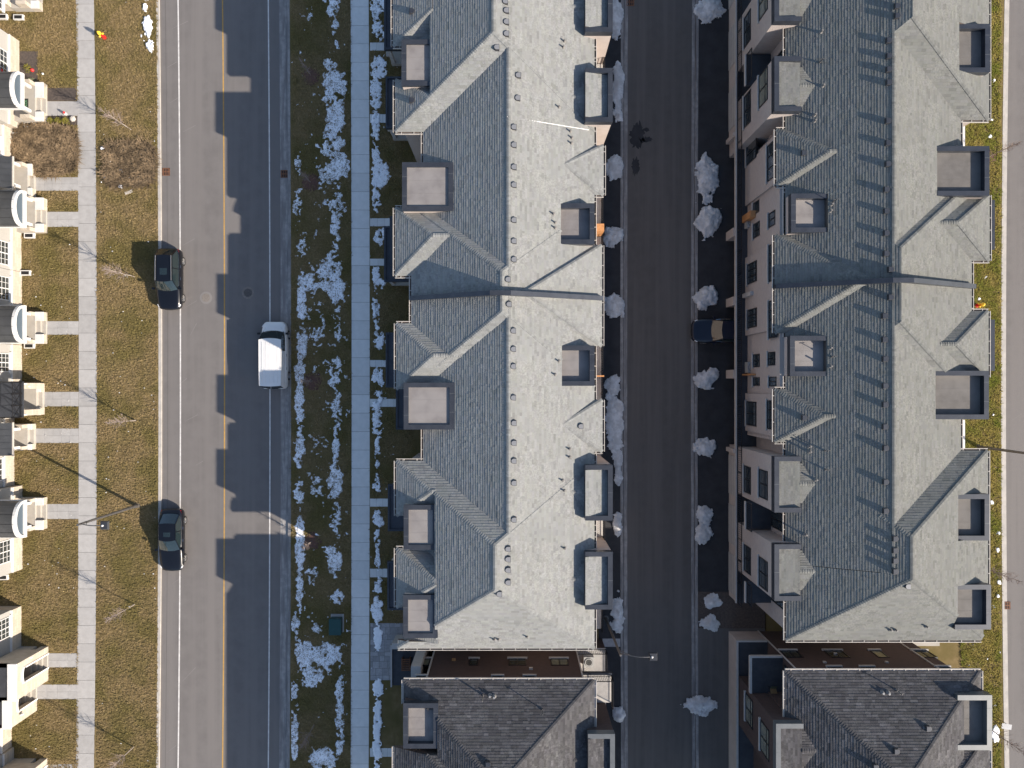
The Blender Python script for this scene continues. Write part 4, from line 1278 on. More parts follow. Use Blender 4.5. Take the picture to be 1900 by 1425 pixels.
h[6] = house(775.3, 900, 27, 'townhouse with sloping dark canopy where the lamp post shadow ends', [(852, 894, 1.2, 2.8)])
porch_base(h[6], 27, 67, 786, 833, 796, 823, steps=1)
X1, Y0, Y1, ze = flat_canopy(h[6], 27, 22, 785, 845)
for y in (795, 829): column(h[6], gx(44, .6), gy(y, .6), 1.1, ze - .3)
h[7] = house(900.3, 1056, 42, 'last townhouse before the gap, barrel porch roof opposite the parked sedan', [(1004, 1046, 1.2, 2.8)])
porch_base(h[7], 42, 88, 922, 980, 935, 963)
X1, Y0, Y1, ze = barrel(h[7], 42, 45, 929, 997)
for y in (931, 974): column(h[7], gx(64, .6), gy(y, .6), 1.1, ze - .28)
h[8] = house(1124, 1292, 40, 'townhouse with tall stone portal and arched white opening around its steps', [(1150, 1188, 1.2, 2.9)])
h[9] = house(1292.3, 1385, 22, 'townhouse with white framed porch opening and dark lean-to roof beside the tall portal', [])
h[10] = house(1385.3, 1560, 26, 'shaded townhouse porch at the end of the row past the white framed porch', [])
def portal(t, xw, xf, y0, y1, s0, s1, zt, roof):
    Xw, Xf, Y0, Y1 = gx(xw), gx(xf), gy(y1), gy(y0)
    a, b = gy(s1), gy(s0)
    obox('porch_floor', 'porch', t, Xw, Xf - .9, Y0, Y1, 0, .7)
    for s in range(3):
        obox('step', 'porch', t, Xf - .9 + .3 * s, Xf - .6 + .3 * s, a, b, 0, .7 * (3 - s) / 4)
    for c0, c1 in ((Y0, a), (b, Y1)):
        obox('pier', 'stone', t, Xf - .55, Xf, c0, c1, 0, zt)
        obox('side_wall', 'stone', t, Xw, Xf - .551, c0 if c0 == Y0 else c1 - .25, c0 + .25 if c0 == Y0 else c1, .7, zt)
    obox('lintel', 'stone', t, Xf - .55, Xf, a + .001, b - .001, zt - .75, zt)
    n = 12
    q = MB()
    yc, hw = (a + b) / 2, (b - a) / 2
    pts = [(yc - hw * math.cos(math.pi * i / n), zt - .95 + .22 * math.sin(math.pi * i / n)) for i in range(n + 1)]
    for (ya, za), (yb, zb) in zip(pts, pts[1:]):
        q.face([(Xf + .03, ya, za), (Xf + .03, yb, zb), (Xf + .03, yb, zb + .2), (Xf + .03, ya, za + .2)])
        q.face([(Xf + .03, ya, za + .2), (Xf + .03, yb, zb + .2), (Xf - .3, yb, zb + .2), (Xf - .3, ya, za + .2)])
    q.build('arch_trim', 'white', t)
    for c in (a, b - .12):
        obox('jamb', 'white', t, Xf + .002, Xf + .05, c, c + .12, 0, zt - .95)
    obox('portal_coping', 'white', t, Xf - .6, Xf + .05, Y0 - .04, Y1 + .04, zt + .001, zt + .1)
    o = obox('portal_roof', 'cap', t, Xw, Xf - .601, Y0, Y1, zt - .2, zt)
    return o
portal(h[8], 40, 90, 1199, 1262, 1211, 1240, 3.6, True)
portal(h[9], 22, 69, 1266, 1318, 1271, 1298, 2.9, True)
portal(h[10], 26, 88, 1407, 1470, 1418, 1445, 2.9, True)
# basement window wells at the foot of the walls
for hh, px, py in ((0, 37, 34), (0, 7, 33), (1, 57, 233), (2, 36, 252), (3, 57, 438), (4, 50, 507), (4, 57, 642), (7, 8, 1070)):
    x, y = gx(px), gy(py)
    o = obox('window_well', 'white', h[hh], x - .38, x + .38, y - .2, y + .2, 0, .22)
    obox('well_opening', 'black', o, x - .3, x + .3, y - .13, y + .13, .221, .226)
# porch lights
for hh, px, py in ((5, 52, 717), (8, 57, 1220), (9, 40, 1326)):
    x, y = gx(px, 2.0), gy(py, 2.0)
    q = MB(); q.lathe(x, y, [(.05, 1.8), (.09, 1.9), (.07, 2.1), (.02, 2.15)], 8); q.build('porch_light', 'white', h[hh])
# ================================================================== garden things
def clump(name, m, x, y, rx, ry, hgt, n, label, cat, leaf=.07, z0=0.0, group=None, seed=1):
    R = random.Random(seed)
    t = thing(name, label, cat, (x, y, z0), group)
    q = MB()
    for i in range(n):
        u, v, w = R.uniform(-1, 1), R.uniform(-1, 1), R.uniform(0, 1)
        l = math.sqrt(u * u + v * v + (w * .9) ** 2)
        if l > 1: continue
        s = .55 + .45 * l
        px, py, pz = x + u * rx, y + v * ry, z0 + .03 + w * hgt
        a, b = R.uniform(0, 6.28), R.uniform(-.9, .9)
        d1 = Vector((math.cos(a), math.sin(a), b)).normalized() * leaf * R.uniform(.6, 1.3)
        d2 = Vector((-math.sin(a), math.cos(a), R.uniform(-.6, .6))).normalized() * leaf * .5
        p = Vector((px, py, pz))
        q.face([p - d1, p + d2, p + d1, p - d2])
    q.build('foliage', m, t)
    q = MB()
    for i in range(6):
        a = i * 1.05
        q.tube([(x, y, z0), (x + rx * .5 * math.cos(a), y + ry * .5 * math.sin(a), z0 + hgt * .6)], [.015, .006], 5)
    q.build('stems', 'twig', t)
    return t
for i, px in enumerate((97, 111, 125)):
    clump('clipped_shrub', 'hedge', gx(px), gy(226), .3, .3, .45, 420, ('clipped yellow green shrub nearest the barrel porch', 'clipped yellow green shrub in the middle of a row of three', 'clipped yellow green shrub next to the pale flat rock')[i], 'shrub', .05, group='clipped yellow shrubs', seed=i)
clump('round_bush', 'bush', gx(61), gy(152), .28, .28, .4, 350, 'grey green round bush in the dark bed by the barrel porch', 'bush', .05, seed=9)
clump('dry_shrub', 'hedge', gx(53), gy(128), .3, .35, .4, 220, 'sparse yellowed shrub against the stone wall near the window', 'shrub', .06, seed=11)
struct(obox('garden_bed', 'soil', None, gx(37), gx(70), gy(180), gy(95), -.05, .012))
struct(obox('garden_bed', 'soil', None, gx(70.2), gx(143), gy(187), gy(163), -.05, .012))
struct(obox('garden_bed', 'soil', None, gx(88), gx(146), gy(232), gy(216), -.05, .012))
x, y = gx(136), gy(221)
q = MB(); q.lathe(x, y, [(.22, 0), (.24, .1), (.16, .2), (.05, .23)], 7); tag(q.build('rock', 'rock'), 'pale flat rock beside the clipped yellow shrubs', 'rock')
x, y = gx(123), gy(212)
t = thing('garden_ornament', 'small white and red garden ornament on the front walk', 'ornament', (x, y, .02))
q = MB(); q.lathe(x, y, [(.1, .02), (.12, .15), (.08, .3)], 10); q.build('base', 'white', t)
q = MB(); q.lathe(x + .05, y, [(.07, .3), (.09, .38), (.03, .48)], 10); q.build('cap', 'red', t)
q = MB(); q.lathe(gx(61), gy(131), [(.12, 0), (.14, .1), (.06, .22)], 8); tag(q.build('flower_pot', 'red'), 'small red pot at the edge of the dark garden bed', 'pot')
q = MB(); q.lathe(gx(81), gy(138), [(.05, 0), (.09, .12), (.04, .2)], 8); tag(q.build('garden_light', 'white'), 'small white garden light standing on the lawn', 'light')
q = MB()
for i in range(5):
    pts = [(gx(8 + i * 6 + 3 * math.cos(a)), gy(70 + i * 3 + 3 * math.sin(a)), .03 + i * .01) for a in [j * .6 for j in range(11)]]
    q.tube(pts, .02, 5)
tag(q.build('garden_hose', 'hose'), 'coiled green garden hose on the lawn by the house corner', 'hose')
# ================================================================== saplings
def sapling(px, py, hgt, seed, label, thick=.05, mulch=True, spread=.55, group=None, lean=(0, 0), cat='tree'):
    R = random.Random(seed)
    x, y = gx(px), gy(py)
    t = thing('sapling', label, cat, (x, y, 0), group)
    q = MB()
    top = (x + lean[0], y + lean[1], hgt)
    pts = [(x, y, -.05)]
    for i in range(1, 7):
        f = i / 6
        pts.append((x + lean[0] * f + R.uniform(-.03, .03), y + lean[1] * f + R.uniform(-.03, .03), hgt * f))
    q.tube(pts, [thick * (1 - .75 * i / 6) for i in range(7)], 7)
    q.build('trunk', 'bark', t)
    q = MB()
    for i in range(int(30 + 8 * hgt)):
        f = R.uniform(.3, .98)
        bz = hgt * f
        p = Vector((x + lean[0] * f, y + lean[1] * f, bz))
        a = R.uniform(0, 6.28)
        L = spread * hgt * .42 * (1.1 - f) ** .6 * R.uniform(.6, 1.2)
        d = Vector((math.cos(a), math.sin(a), R.uniform(.7, 1.5))).normalized()
        e = p + d * L
        q.tube([p, p + d * L * .5 + Vector((R.uniform(-.03, .03),) * 3), e], [.011, .008, .004], 4, caps=False)
        for _ in range(4):
            g = R.uniform(.35, 1)
            s = p + d * L * g
            d2 = (d + Vector((R.uniform(-.8, .8), R.uniform(-.8, .8), R.uniform(-.2, .6)))).normalized()
            q.tube([s, s + d2 * L * .4 * R.uniform(.4, 1)], [.006, .003], 3, caps=False)
    o = q.build('crown', 'twig', t)
    if mulch:
        q = MB()
        n = 26
        rr = [.75 * R.uniform(.86, 1.08) for _ in range(n)]
        ring = [(x + rr[i] * math.cos(6.2832 * i / n), y + rr[i] * math.sin(6.2832 * i / n), .006) for i in range(n)]
        mid = [(x + .62 * rr[i] * math.cos(6.2832 * i / n), y + .62 * rr[i] * math.sin(6.2832 * i / n), .08 + R.uniform(-.02, .02)) for i in range(n)]
        q.v = ring + mid + [(x, y, .1)]
        q.f = [(i, (i + 1) % n, n + (i + 1) % n, n + i) for i in range(n)] + [(n + i, n + (i + 1) % n, 2 * n) for i in range(n)]
        q.build('mulch_ring', 'mulch', t)
    return t
sapling(243.7, 241, 4.2, 1, 'bare sapling on the sunlit boulevard just above the brush heap', mulch=False)
sapling(250, 514, 4.2, 2, 'pale bare sapling beside the parked black SUV', mulch=False, spread=.7)
sapling(252, 780, 3.9, 3, 'bare sapling on the sunlit boulevard between the two street-parked black cars', mulch=False)
sapling(250, 1121, 4.0, 4, 'bare sapling on the sunlit boulevard past the black sedan', mulch=False)
sapling(248.6, 1385, 4.2, 5, 'bare sapling on the sunlit boulevard at the far end beyond the tall portal', mulch=False)
sapling(577, 141, 3.0, 6, 'young tree in a red brown mulch ring beside the widest snow patch', spread=.4)
sapling(577, 338, 3.0, 7, 'young tree in a mulch ring near the shaded catch basin', spread=.4)
sapling(580, 707, 3.0, 8, 'young tree in a mulch ring beside the rear of the white van', spread=.5)
sapling(579, 1004, 2.6, 9, 'young tree in a mulch ring at the tip of the sunlit wedge', spread=.5)
sapling(583, 1345, 3.4, 10, 'bare young tree on the shaded boulevard beyond the green utility box', spread=.7, mulch=False)
sapling(1818, 1050, 4.4, 11, 'bare sapling in a mulch patch on the green strip near the rusty catch basin', thick=.04)
sapling(1827, 1345, 4.4, 12, 'bare sapling on the green strip beside the dark roofed block')
sapling(1832, 292, 3.6, 13, 'bare sapling on the green strip behind the north roof boxes')
# ================================================================== hydrants, lamps, cabinet
def hydrant(px, py, label):
    x, y = gx(px), gy(py)
    t = thing('fire_hydrant', label, 'hydrant', (x, y, 0))
    q = MB(); q.lathe(x, y, [(.17, 0), (.17, .06), (.11, .07), (.11, .6), (.14, .62), (.14, .68)], 14); q.build('barrel', 'red', t)
    q = MB(); q.lathe(x, y, [(.145, .68), (.14, .8), (.09, .9), (.04, .93), (.04, .99)], 14); q.build('bonnet', 'yellow', t)
    for a in (0.5, 2.6, 4.2):
        d = (math.cos(a), math.sin(a))
        q = MB(); q.tube([(x + d[0] * .08, y + d[1] * .08, .5), (x + d[0] * .23, y + d[1] * .23, .5)], .065, 10); q.build('nozzle', 'yellow', t)
hydrant(194, 70, 'red fire hydrant with yellow bonnet beside the sunlit sidewalk')
hydrant(1812, 567, 'red fire hydrant with yellow bonnet on the green strip by the pale road')
def lamp(px, py, hgt, head, label):
    x, y = gx(px), gy(py)
    t = thing('street_lamp', label, 'street lamp', (x, y, 0))
    q = MB(); q.lathe(x, y, [(.22, 0), (.22, .05), (.15, .08), (.13, .5)], 12); q.build('base', 'lamp_metal', t)
    q = MB(); q.tube([(x, y, 0), (x, y, hgt * .5), (x, y, hgt + .15)], [.12, .095, .075], 12); q.build('pole', 'lamp_metal', t)
    hx, hy = head
    q = MB()
    pts = [(x + hx * f, y + hy * f, hgt - .25 + .75 * math.sin(f * 1.9)) for f in [i / 8 for i in range(9)]]
    pts[-1] = (x + hx, y + hy, pts[-1][2])
    q.tube(pts, .035, 8)
    q.tube([(x, y, hgt - .9), (x + hx * .3, y + hy * .3, pts[2][2] - .05)], .02, 6)
    q.build('arm', 'lamp_metal', t)
    zz = pts[-1][2]
    q = MB()
    w = .3
    cx, cy = x + hx * 1.12, y + hy * 1.12
    q.v = [(cx - w, cy - w, zz - .1), (cx + w, cy - w, zz - .1), (cx + w, cy + w, zz - .1), (cx - w, cy + w, zz - .1), (cx - w * .75, cy - w * .75, zz + .03), (cx + w * .75, cy - w * .75, zz + .03), (cx + w * .75, cy + w * .75, zz + .03), (cx - w * .75, cy + w * .75, zz + .03)]
    q.f = [(3, 2, 1, 0), (4, 5, 6, 7), (0, 1, 5, 4), (1, 2, 6, 5), (2, 3, 7, 6), (3, 0, 4, 7)]
    o = q.build('lamp_head', 'lamp_head', t)
    q = MB(); q.lathe(cx - .08, cy, [(.07, zz + .03), (.07, zz + .1), (.03, zz + .13)], 10); q.build('photocell', 'white', o)
lamp(255, 938, 7.5, (1.75, .02), 'street lamp by the black sedan, its long shadow crossing the sunlit sidewalk')
lamp(1124, 1147, 7.5, (1.9, .03), 'street lamp at the terrace corner with its arm over the dark lane')
lamp(1815, 829, 7.5, (1.7, 0), 'street lamp on the green strip leaning over the pale road')
x, y = gx(626), gy(1156)
t = thing('utility_cabinet', 'dark green utility box on a concrete pad beside the shaded sidewalk', 'utility box', (x, y, 0))
obox('pad', 'concrete', t, x - .5, x + .52, y - .68, y + .72, -.05, .06)
obox('cabinet', 'utility', t, x - .44, x + .42, y - .66, y + .52, .06, .72)
q = MB()
q.box(x - .47, x + .45, y - .69, y + .54, .721, .76); q.build('lid', 'utility', t)
obox('latch', 'capgrey', t, x + .1, x + .3, y + .52, y + .56, .45, .6)
# sign board seen edge on near the green strip
x, y = gx(1853), gy(1337)
t = thing('sign_board', 'white real estate style sign panel leaning by the kerb of the pale road', 'sign', (x, y, 0))
q = MB(); q.add([(x - .3, y - .25, .75), (x + .35, y - .3, .9), (x + .35, y + .15, 1.0), (x - .3, y + .2, .85)], [(0, 1, 2, 3)]); q.build('panel', 'white', t)
for d in (-.25, .3):
    q = MB(); q.tube([(x + d, y - .05, 0), (x + d, y - .05, .85)], .025, 6); q.build('leg', 'lamp_metal', t)
# flat stone on the brush heap, litter bits
q = MB(); q.prism([(gx(232), gy(357)), (gx(246), gy(352)), (gx(247), gy(357)), (gx(234), gy(362))], 0, .08)
tag(q.build('flat_stone', 'rock'), 'pale flat slab of stone at the lower edge of the brush heap', 'stone')
# ================================================================== vehicles
def car(name, label, cat, px, py, heading, L, W, Ht, paint, kind, group=None):
    # local axes: +x forward, z up; heading = world angle of the nose
    x0, y0 = gx(px), gy(py)
    t = thing(name, label, cat, (0, 0, 0), group)
    zg = -0.12 if kind != 'drive' else -0.01
    ch, sh_ = math.cos(heading), math.sin(heading)
    def Wd(p): return (x0 + p[0] * ch - p[1] * sh_, y0 + p[0] * sh_ + p[1] * ch, p[2] + zg)
    van = kind == 'van'
    hoodz = {'suv': .98, 'sedan': .86, 'van': 1.12, 'drive': .98}[kind]
    belt = {'suv': 1.06, 'sedan': .95, 'van': 1.18, 'drive': 1.06}[kind]
    hl, hw = L / 2, W / 2
    # stations: x, width factor, top z
    if kind == 'sedan': cab = (.17, -.03, -.29, -.42)
    elif van: cab = (.345, .225, -.455, -.487)
    else: cab = (.19, .05, -.36, -.475)
    xs = [-.5, -.49, -.46, -.40, -.3, -.15, 0, .15, .28, .38, .45, .485, .5]
    wf = [.72, .84, .93, .98, 1, 1, 1, 1, .99, .96, .90, .80, .66]
    def top(f):
        if f > cab[0]: return hoodz - .20 * max(0, (f - cab[0]) / (.5 - cab[0])) ** 2.2
        if f < cab[3] + .06: return belt - (.03 if not van else .0) - .1 * max(0, (cab[3] + .06 - f) / .12) ** 2
        return belt
    ring = []
    for f, w in zip(xs, wf):
        zt = top(f); x = f * L; wy = w * hw
        end = .1 if abs(f) > .48 else 0
        half = [(wy * .80, .20 + end), (wy * .97, .32 + end), (wy, .58), (wy * .985, zt - .17), (wy * .93, zt - .045), (wy * .72, zt), (0, zt + (.03 if abs(f) < .47 else 0))]
        ring.append([(x, -a, z) for a, z in half] + [(x, a, z) for a, z in reversed(half[:-1])])
    q = MB(); n = len(ring[0])
    for r in ring: q.v += [Wd(p) for p in r]
    for i in range(len(ring) - 1):
        for j in range(n - 1):
            q.f.append((i * n + j, (i + 1) * n + j, (i + 1) * n + j + 1, i * n + j + 1))
    q.f.append(tuple(range(n))); q.f.append(tuple(range((len(ring) - 1) * n + n - 1, (len(ring) - 1) * n - 1, -1)))
    body = q.build('body', paint, t, smooth=True)
    # greenhouse
    a, b, c, d = [v * L for v in cab]
    wb, wr = hw * .93, hw * (.86 if van else .72)
    zr = Ht
    NB = 9
    def across(x, w, z, bulge, crown):
        return [(x + bulge * (1 - (2 * i / (NB - 1) - 1) ** 2), w * (2 * i / (NB - 1) - 1), z + crown * (1 - (2 * i / (NB - 1) - 1) ** 2)) for i in range(NB)]
    e1 = across(a, wb * .93, belt - .10 if not van else hoodz - .03, .16, .0)
    e2 = across(b, wr, zr - .035, .10, .035)
    e3 = across(c, wr * .97, zr - .045, -.05, .035)
    e4 = across(d, wb * .86, belt + (.0 if kind != 'van' else -.05), -.09, 0)
    mids = [across(b + (c - b) * f, wr * (1 - .02 * f), zr - .03, .10 - .15 * f, .04) for f in (0, .25, .5, .75, 1)]
    mids[0], mids[-1] = e2, e3
    def sheet(rows, nm, m, par, smooth=True, lift=0.0):
        q = MB(); k = len(rows[0])
        for r in rows: q.v += [Wd((p[0], p[1], p[2] + lift)) for p in r]
        for i in range(len(rows) - 1):
            for j in range(k - 1):
                q.f.append((i * k + j, i * k + j + 1, (i + 1) * k + j + 1, (i + 1) * k + j))
        return q.build(nm, m, par, smooth)
    sheet([e1, [tuple((p[i] + r[i]) / 2 + (.03 if i == 2 else 0) for i in range(3)) for p, r in zip(e1, e2)], e2], 'windshield', 'carglass', t)
    sheet([e3, e4], 'rear_window', 'carglass', t)
    roof = sheet(mids, 'roof', paint, t)
    if kind in ('suv', 'sedan') :
        s = [[(p[0], p[1] * .72, p[2] + .006) for p in r] for r in (mids[1], mids[2])]
        sheet(s, 'sunroof', 'carglass', roof)
    for sd in (-1, 1):
        idx = 0 if sd < 0 else NB - 1
        up = [r[idx] for r in mids]
        lowx = [a, a * .5 + b * .5, (b + c) / 2, c, d]
        low = [e1[idx]] + [(x, sd * wb, belt - .02) for x in (b, (b + c) / 2, c)] + [e4[idx]]
        upp = [up[0], up[0], up[2], up[4], up[4]]
        sidem = 'carglass'
        if van:
            # glass only at the front door, panels behind
            sheet([[low[0], low[1]], [upp[0], upp[1]]], 'side_window', 'carglass', t)
            xm = b - .85
            mm = lambda p, r, f: tuple(p[i] + (r[i] - p[i]) * f for i in range(3))
            f = (xm - b) / (c - b)
            lm, um = (xm, sd * wb, belt - .02), mm(up[0], up[4], f)
            sheet([[low[1], lm], [up[0], um]], 'side_window', 'carglass', t)
            sheet([[lm, low[3], low[4]], [um, up[4], up[4]]], 'side_panel', paint, t)
        else:
            sheet([low, upp], 'side_window', sidem, t)
            # pillars and chrome trim
            pts = [Wd((p[0], p[1] * 1.012, p[2] + .012)) for p in low]
            q = MB(); q.tube(pts, .014, 5); q.build('window_trim', 'chrome', t)
            for k in (0, 2, 4):
                pa, pb = low[k], upp[k]
                q = MB(); q.tube([Wd((pa[0], pa[1] * 1.005, pa[2])), Wd((pb[0], pb[1] * 1.005, pb[2]))], .035, 6); q.build('pillar', paint, t)
        q = MB(); q.tube([Wd((p[0], p[1] * .985, p[2] + .006)) for p in up], .03, 6); q.build('cant_rail', paint, t)
        if kind == 'suv':
            q = MB(); q.tube([Wd((p[0], p[1] * .9, p[2] + .07)) for p in up[0:]], .03, 6); q.build('roof_rail', 'rim', t)
        # mirror
        q = MB()
        mx, my, mz = a - .12 * L / 4.7, sd * (hw + .1), belt + .03
        pts = [(mx - .07, my - .1, mz - .07), (mx + .09, my - .08, mz - .06), (mx + .07, my + .1, mz - .06), (mx - .07, my + .1, mz - .07)]
        q.v = [Wd(p) for p in pts] + [Wd((p[0] * 1, p[1], p[2] + .14)) for p in pts]
        q.f = [(3, 2, 1, 0), (4, 5, 6, 7), (0, 1, 5, 4), (1, 2, 6, 5), (2, 3, 7, 6), (3, 0, 4, 7)]
        q.build('mirror', paint if not van else 'tyre', t)
        # door handles
        for hx in (.0, -.2):
            q = MB(); q.tube([Wd((hx * L - .1, sd * (hw + .012), belt - .16)), Wd((hx * L + .1, sd * (hw + .012), belt - .16))], .014, 5); q.build('door_handle', 'chrome' if not van else 'carglass', t)
        # lights
        for f, m, nm, dz in ((.452, 'lens', 'headlight', -.05), (-.478, 'taillight', 'tail_light', -.06)):
            zt = top(f) + dz + (.0 if f > 0 else .0)
            w0, w1 = (.5, .93) if f > 0 else (.62, .9)
            q = MB()
            sgn = 1 if f > 0 else -1
            fo = (.5 - abs(f)) * L * .55
            pts = [(f * L - sgn * .16, sd * hw * w1, zt + .01), (f * L + sgn * .03, sd * hw * (w1 - .09), zt - .01), (f * L + sgn * fo * .9, sd * hw * w0, zt - .035), (f * L + sgn * fo * .3, sd * hw * w0, zt + .02)]
            lo = [(p[0] + sgn * .03, p[1] * 1.01, p[2] - .14) for p in pts]
            q.v = [Wd((p[0], p[1], p[2] + .02)) for p in pts] + [Wd(p) for p in lo]
            q.f = [(0, 1, 2, 3), (0, 4, 5, 1), (1, 5, 6, 2), (2, 6, 7, 3), (3, 7, 4, 0)]
            q.build(nm, m, t)
        # wheels
        for f in (.31, -.305):
            wr_ = .36 if kind in ('suv', 'van', 'drive') else .33
            cxl = f * L
            yo, yi = sd * (hw + .005), sd * (hw - .22)
            q = MB(); k = 20
            for r, yy in ((wr_ * .68, yo), (wr_ * .95, yo), (wr_, sd * (hw - .03)), (wr_, yi)):
                q.v += [Wd((cxl + r * math.cos(6.2832 * j / k), yy, wr_ + r * math.sin(6.2832 * j / k))) for j in range(k)]
            for i in range(3):
                for j in range(k):
                    q.f.append((i * k + j, i * k + (j + 1) % k, (i + 1) * k + (j + 1) % k, (i + 1) * k + j))
            w = q.build('wheel', 'tyre', t)
            q = MB()
            yo2 = sd * (hw - .02)
            q.v = [Wd((cxl + wr_ * .68 * math.cos(6.2832 * j / k), yo2 - sd * .03, wr_ + wr_ * .68 * math.sin(6.2832 * j / k))) for j in range(k)]
            q.f = [tuple(range(k))]
            q.build('rim_disc', 'iron', w)
            q = MB()
            for s in range(5):
                an = s * 6.2832 / 5 + .3
                q.tube([Wd((cxl, yo2 + sd * .005, wr_)), Wd((cxl + wr_ * .66 * math.cos(an), yo2 + sd * .005, wr_ + wr_ * .66 * math.sin(an)))], .035, 5)
            q.tube([Wd((cxl + wr_ * .67 * math.cos(6.2832 * j / 18), yo2 + sd * .005, wr_ + wr_ * .67 * math.sin(6.2832 * j / 18))) for j in range(19)], .022, 5)
            q.build('rim', 'rim', w)
    # wipers / cowl, grille, plates, bumper line
    q = MB(); q.tube([Wd((p[0] + .04, p[1] * .95, p[2] + .012)) for p in e1], .022, 5); q.build('cowl', 'tyre', t)
    q = MB(); q.tube([Wd((hl * .985, -hw * .42, .55)), Wd((hl * 1.0, 0, .56)), Wd((hl * .985, hw * .42, .55))], .07, 6); q.build('grille', 'tyre', t)
    q = MB(); q.box(-.001, .001, -.001, .001, 0, .001)
    if van:
        for i in range(5):
            yy = -wr * .7 + i * wr * .35
            q = MB(); q.tube([Wd((b - .2, yy, zr + .012)), Wd((c + .2, yy, zr + .006))], .012, 4); q.build('roof_rib', paint, roof)
        q = MB(); q.tube([Wd((d + .02, -wb * .8, belt - .25)), Wd((d + .02, wb * .8, belt - .25))], .05, 6); q.build('rear_bumper', 'tyre', t)
    # hood seams
    for yy in (-.62, .62):
        q = MB(); q.tube([Wd((a + .2, yy * hw * 1.08, top((a + .2) / L) - .004)), Wd((.42 * L, yy * hw * .92, top(.42) - .012))], .006, 4); q.build('hood_seam', 'tyre', t)
    return t
car('parked_car', 'black SUV with roof rails parked half on the sunlit kerb', 'car', 321, 520, -math.pi / 2, 4.65, 1.88, 1.68, 'carblack', 'suv')
car('parked_car', 'black sedan parked at the sunlit kerb near the street lamp', 'car', 324.5, 999, -math.pi / 2, 4.75, 1.84, 1.44, 'carblack', 'sedan')
car('parked_van', 'white panel van parked in the shaded gutter with sun across its roof', 'van', 515, 660, math.pi / 2, 5.15, 1.96, 1.92, 'carwhite', 'van')
car('parked_car', 'dark blue car parked nose out in a black driveway by the lane', 'car', 1336, 615, math.pi, 4.7, 1.85, 1.65, 'carblue', 'drive')
# ================================================================== snow, grass, brush
def snow_sheet(name, label, px0, px1, py0, py1, blobs, seed, cell=0.045, z=0.012, thr=0.5, hgt=.05, m='snow'):
    X0, X1, Y0, Y1 = gx(px0), gx(px1), gy(py1), gy(py0)
    nx, ny = int((X1 - X0) / cell), int((Y1 - Y0) / cell)
    xs, ys = X0 + np.arange(nx + 1) * cell, Y0 + np.arange(ny + 1) * cell
    XX, YY = np.meshgrid(xs, ys, indexing='ij')
    PX, PY = CX + XX * S, CY - YY * S
    msk = np.zeros_like(XX)
    for (cx, cy, rx, ry, w) in blobs:
        d = ((PX - cx) / rx) ** 2 + ((PY - cy) / ry) ** 2
        msk = np.maximum(msk, w * np.clip(1.45 - d, 0, 1.2))
    nz = .5 * fbm(XX * 1.7, YY * 1.7, seed, 3) + .5 * fbm(XX * 5.5, YY * 5.5, seed + 5, 3)
    nz = (nz - .5) * 2.0 + .5
    val = nz * .85 + msk * .57 - thr - .32
    keep = val > 0
    cells = keep[:-1, :-1] & keep[1:, :-1] & keep[:-1, 1:] & keep[1:, 1:] | ((keep[:-1, :-1].astype(int) + keep[1:, :-1] + keep[:-1, 1:] + keep[1:, 1:]) == 3)
    ci, cj = np.nonzero(cells)
    idx = -np.ones(XX.shape, dtype=np.int64)
    corners = np.stack([np.stack([ci, cj]), np.stack([ci + 1, cj]), np.stack([ci + 1, cj + 1]), np.stack([ci, cj + 1])], 0)
    used = np.zeros(XX.shape, bool)
    for k in range(4): used[corners[k][0], corners[k][1]] = True
    ui, uj = np.nonzero(used)
    idx[ui, uj] = np.arange(len(ui))
    hh = z + hgt * np.clip(val, 0, .25) / .25 + .02 * fbm(XX * 5, YY * 5, seed + 9, 2) * keep
    hh = np.where(keep, hh, z - .01)
    jit = (fbm(XX * 13, YY * 13, seed + 3, 2) - .5) * cell * 1.2
    V = np.stack([XX[ui, uj] + jit[ui, uj], YY[ui, uj] + jit[ui, uj] * .7, hh[ui, uj]], 1)
    F = np.stack([idx[corners[k][0], corners[k][1]] for k in range(4)], 1)
    me = bpy.data.meshes.new(name)
    me.from_pydata(V.tolist(), [], F.tolist())
    me.materials.append(M[m])
    me.polygons.foreach_set('use_smooth', [True] * len(me.polygons))
    o = bpy.data.objects.new(name, me); COL.objects.link(o)
    o['kind'] = 'stuff'; o['label'] = label; o['category'] = 'snow'
    return o
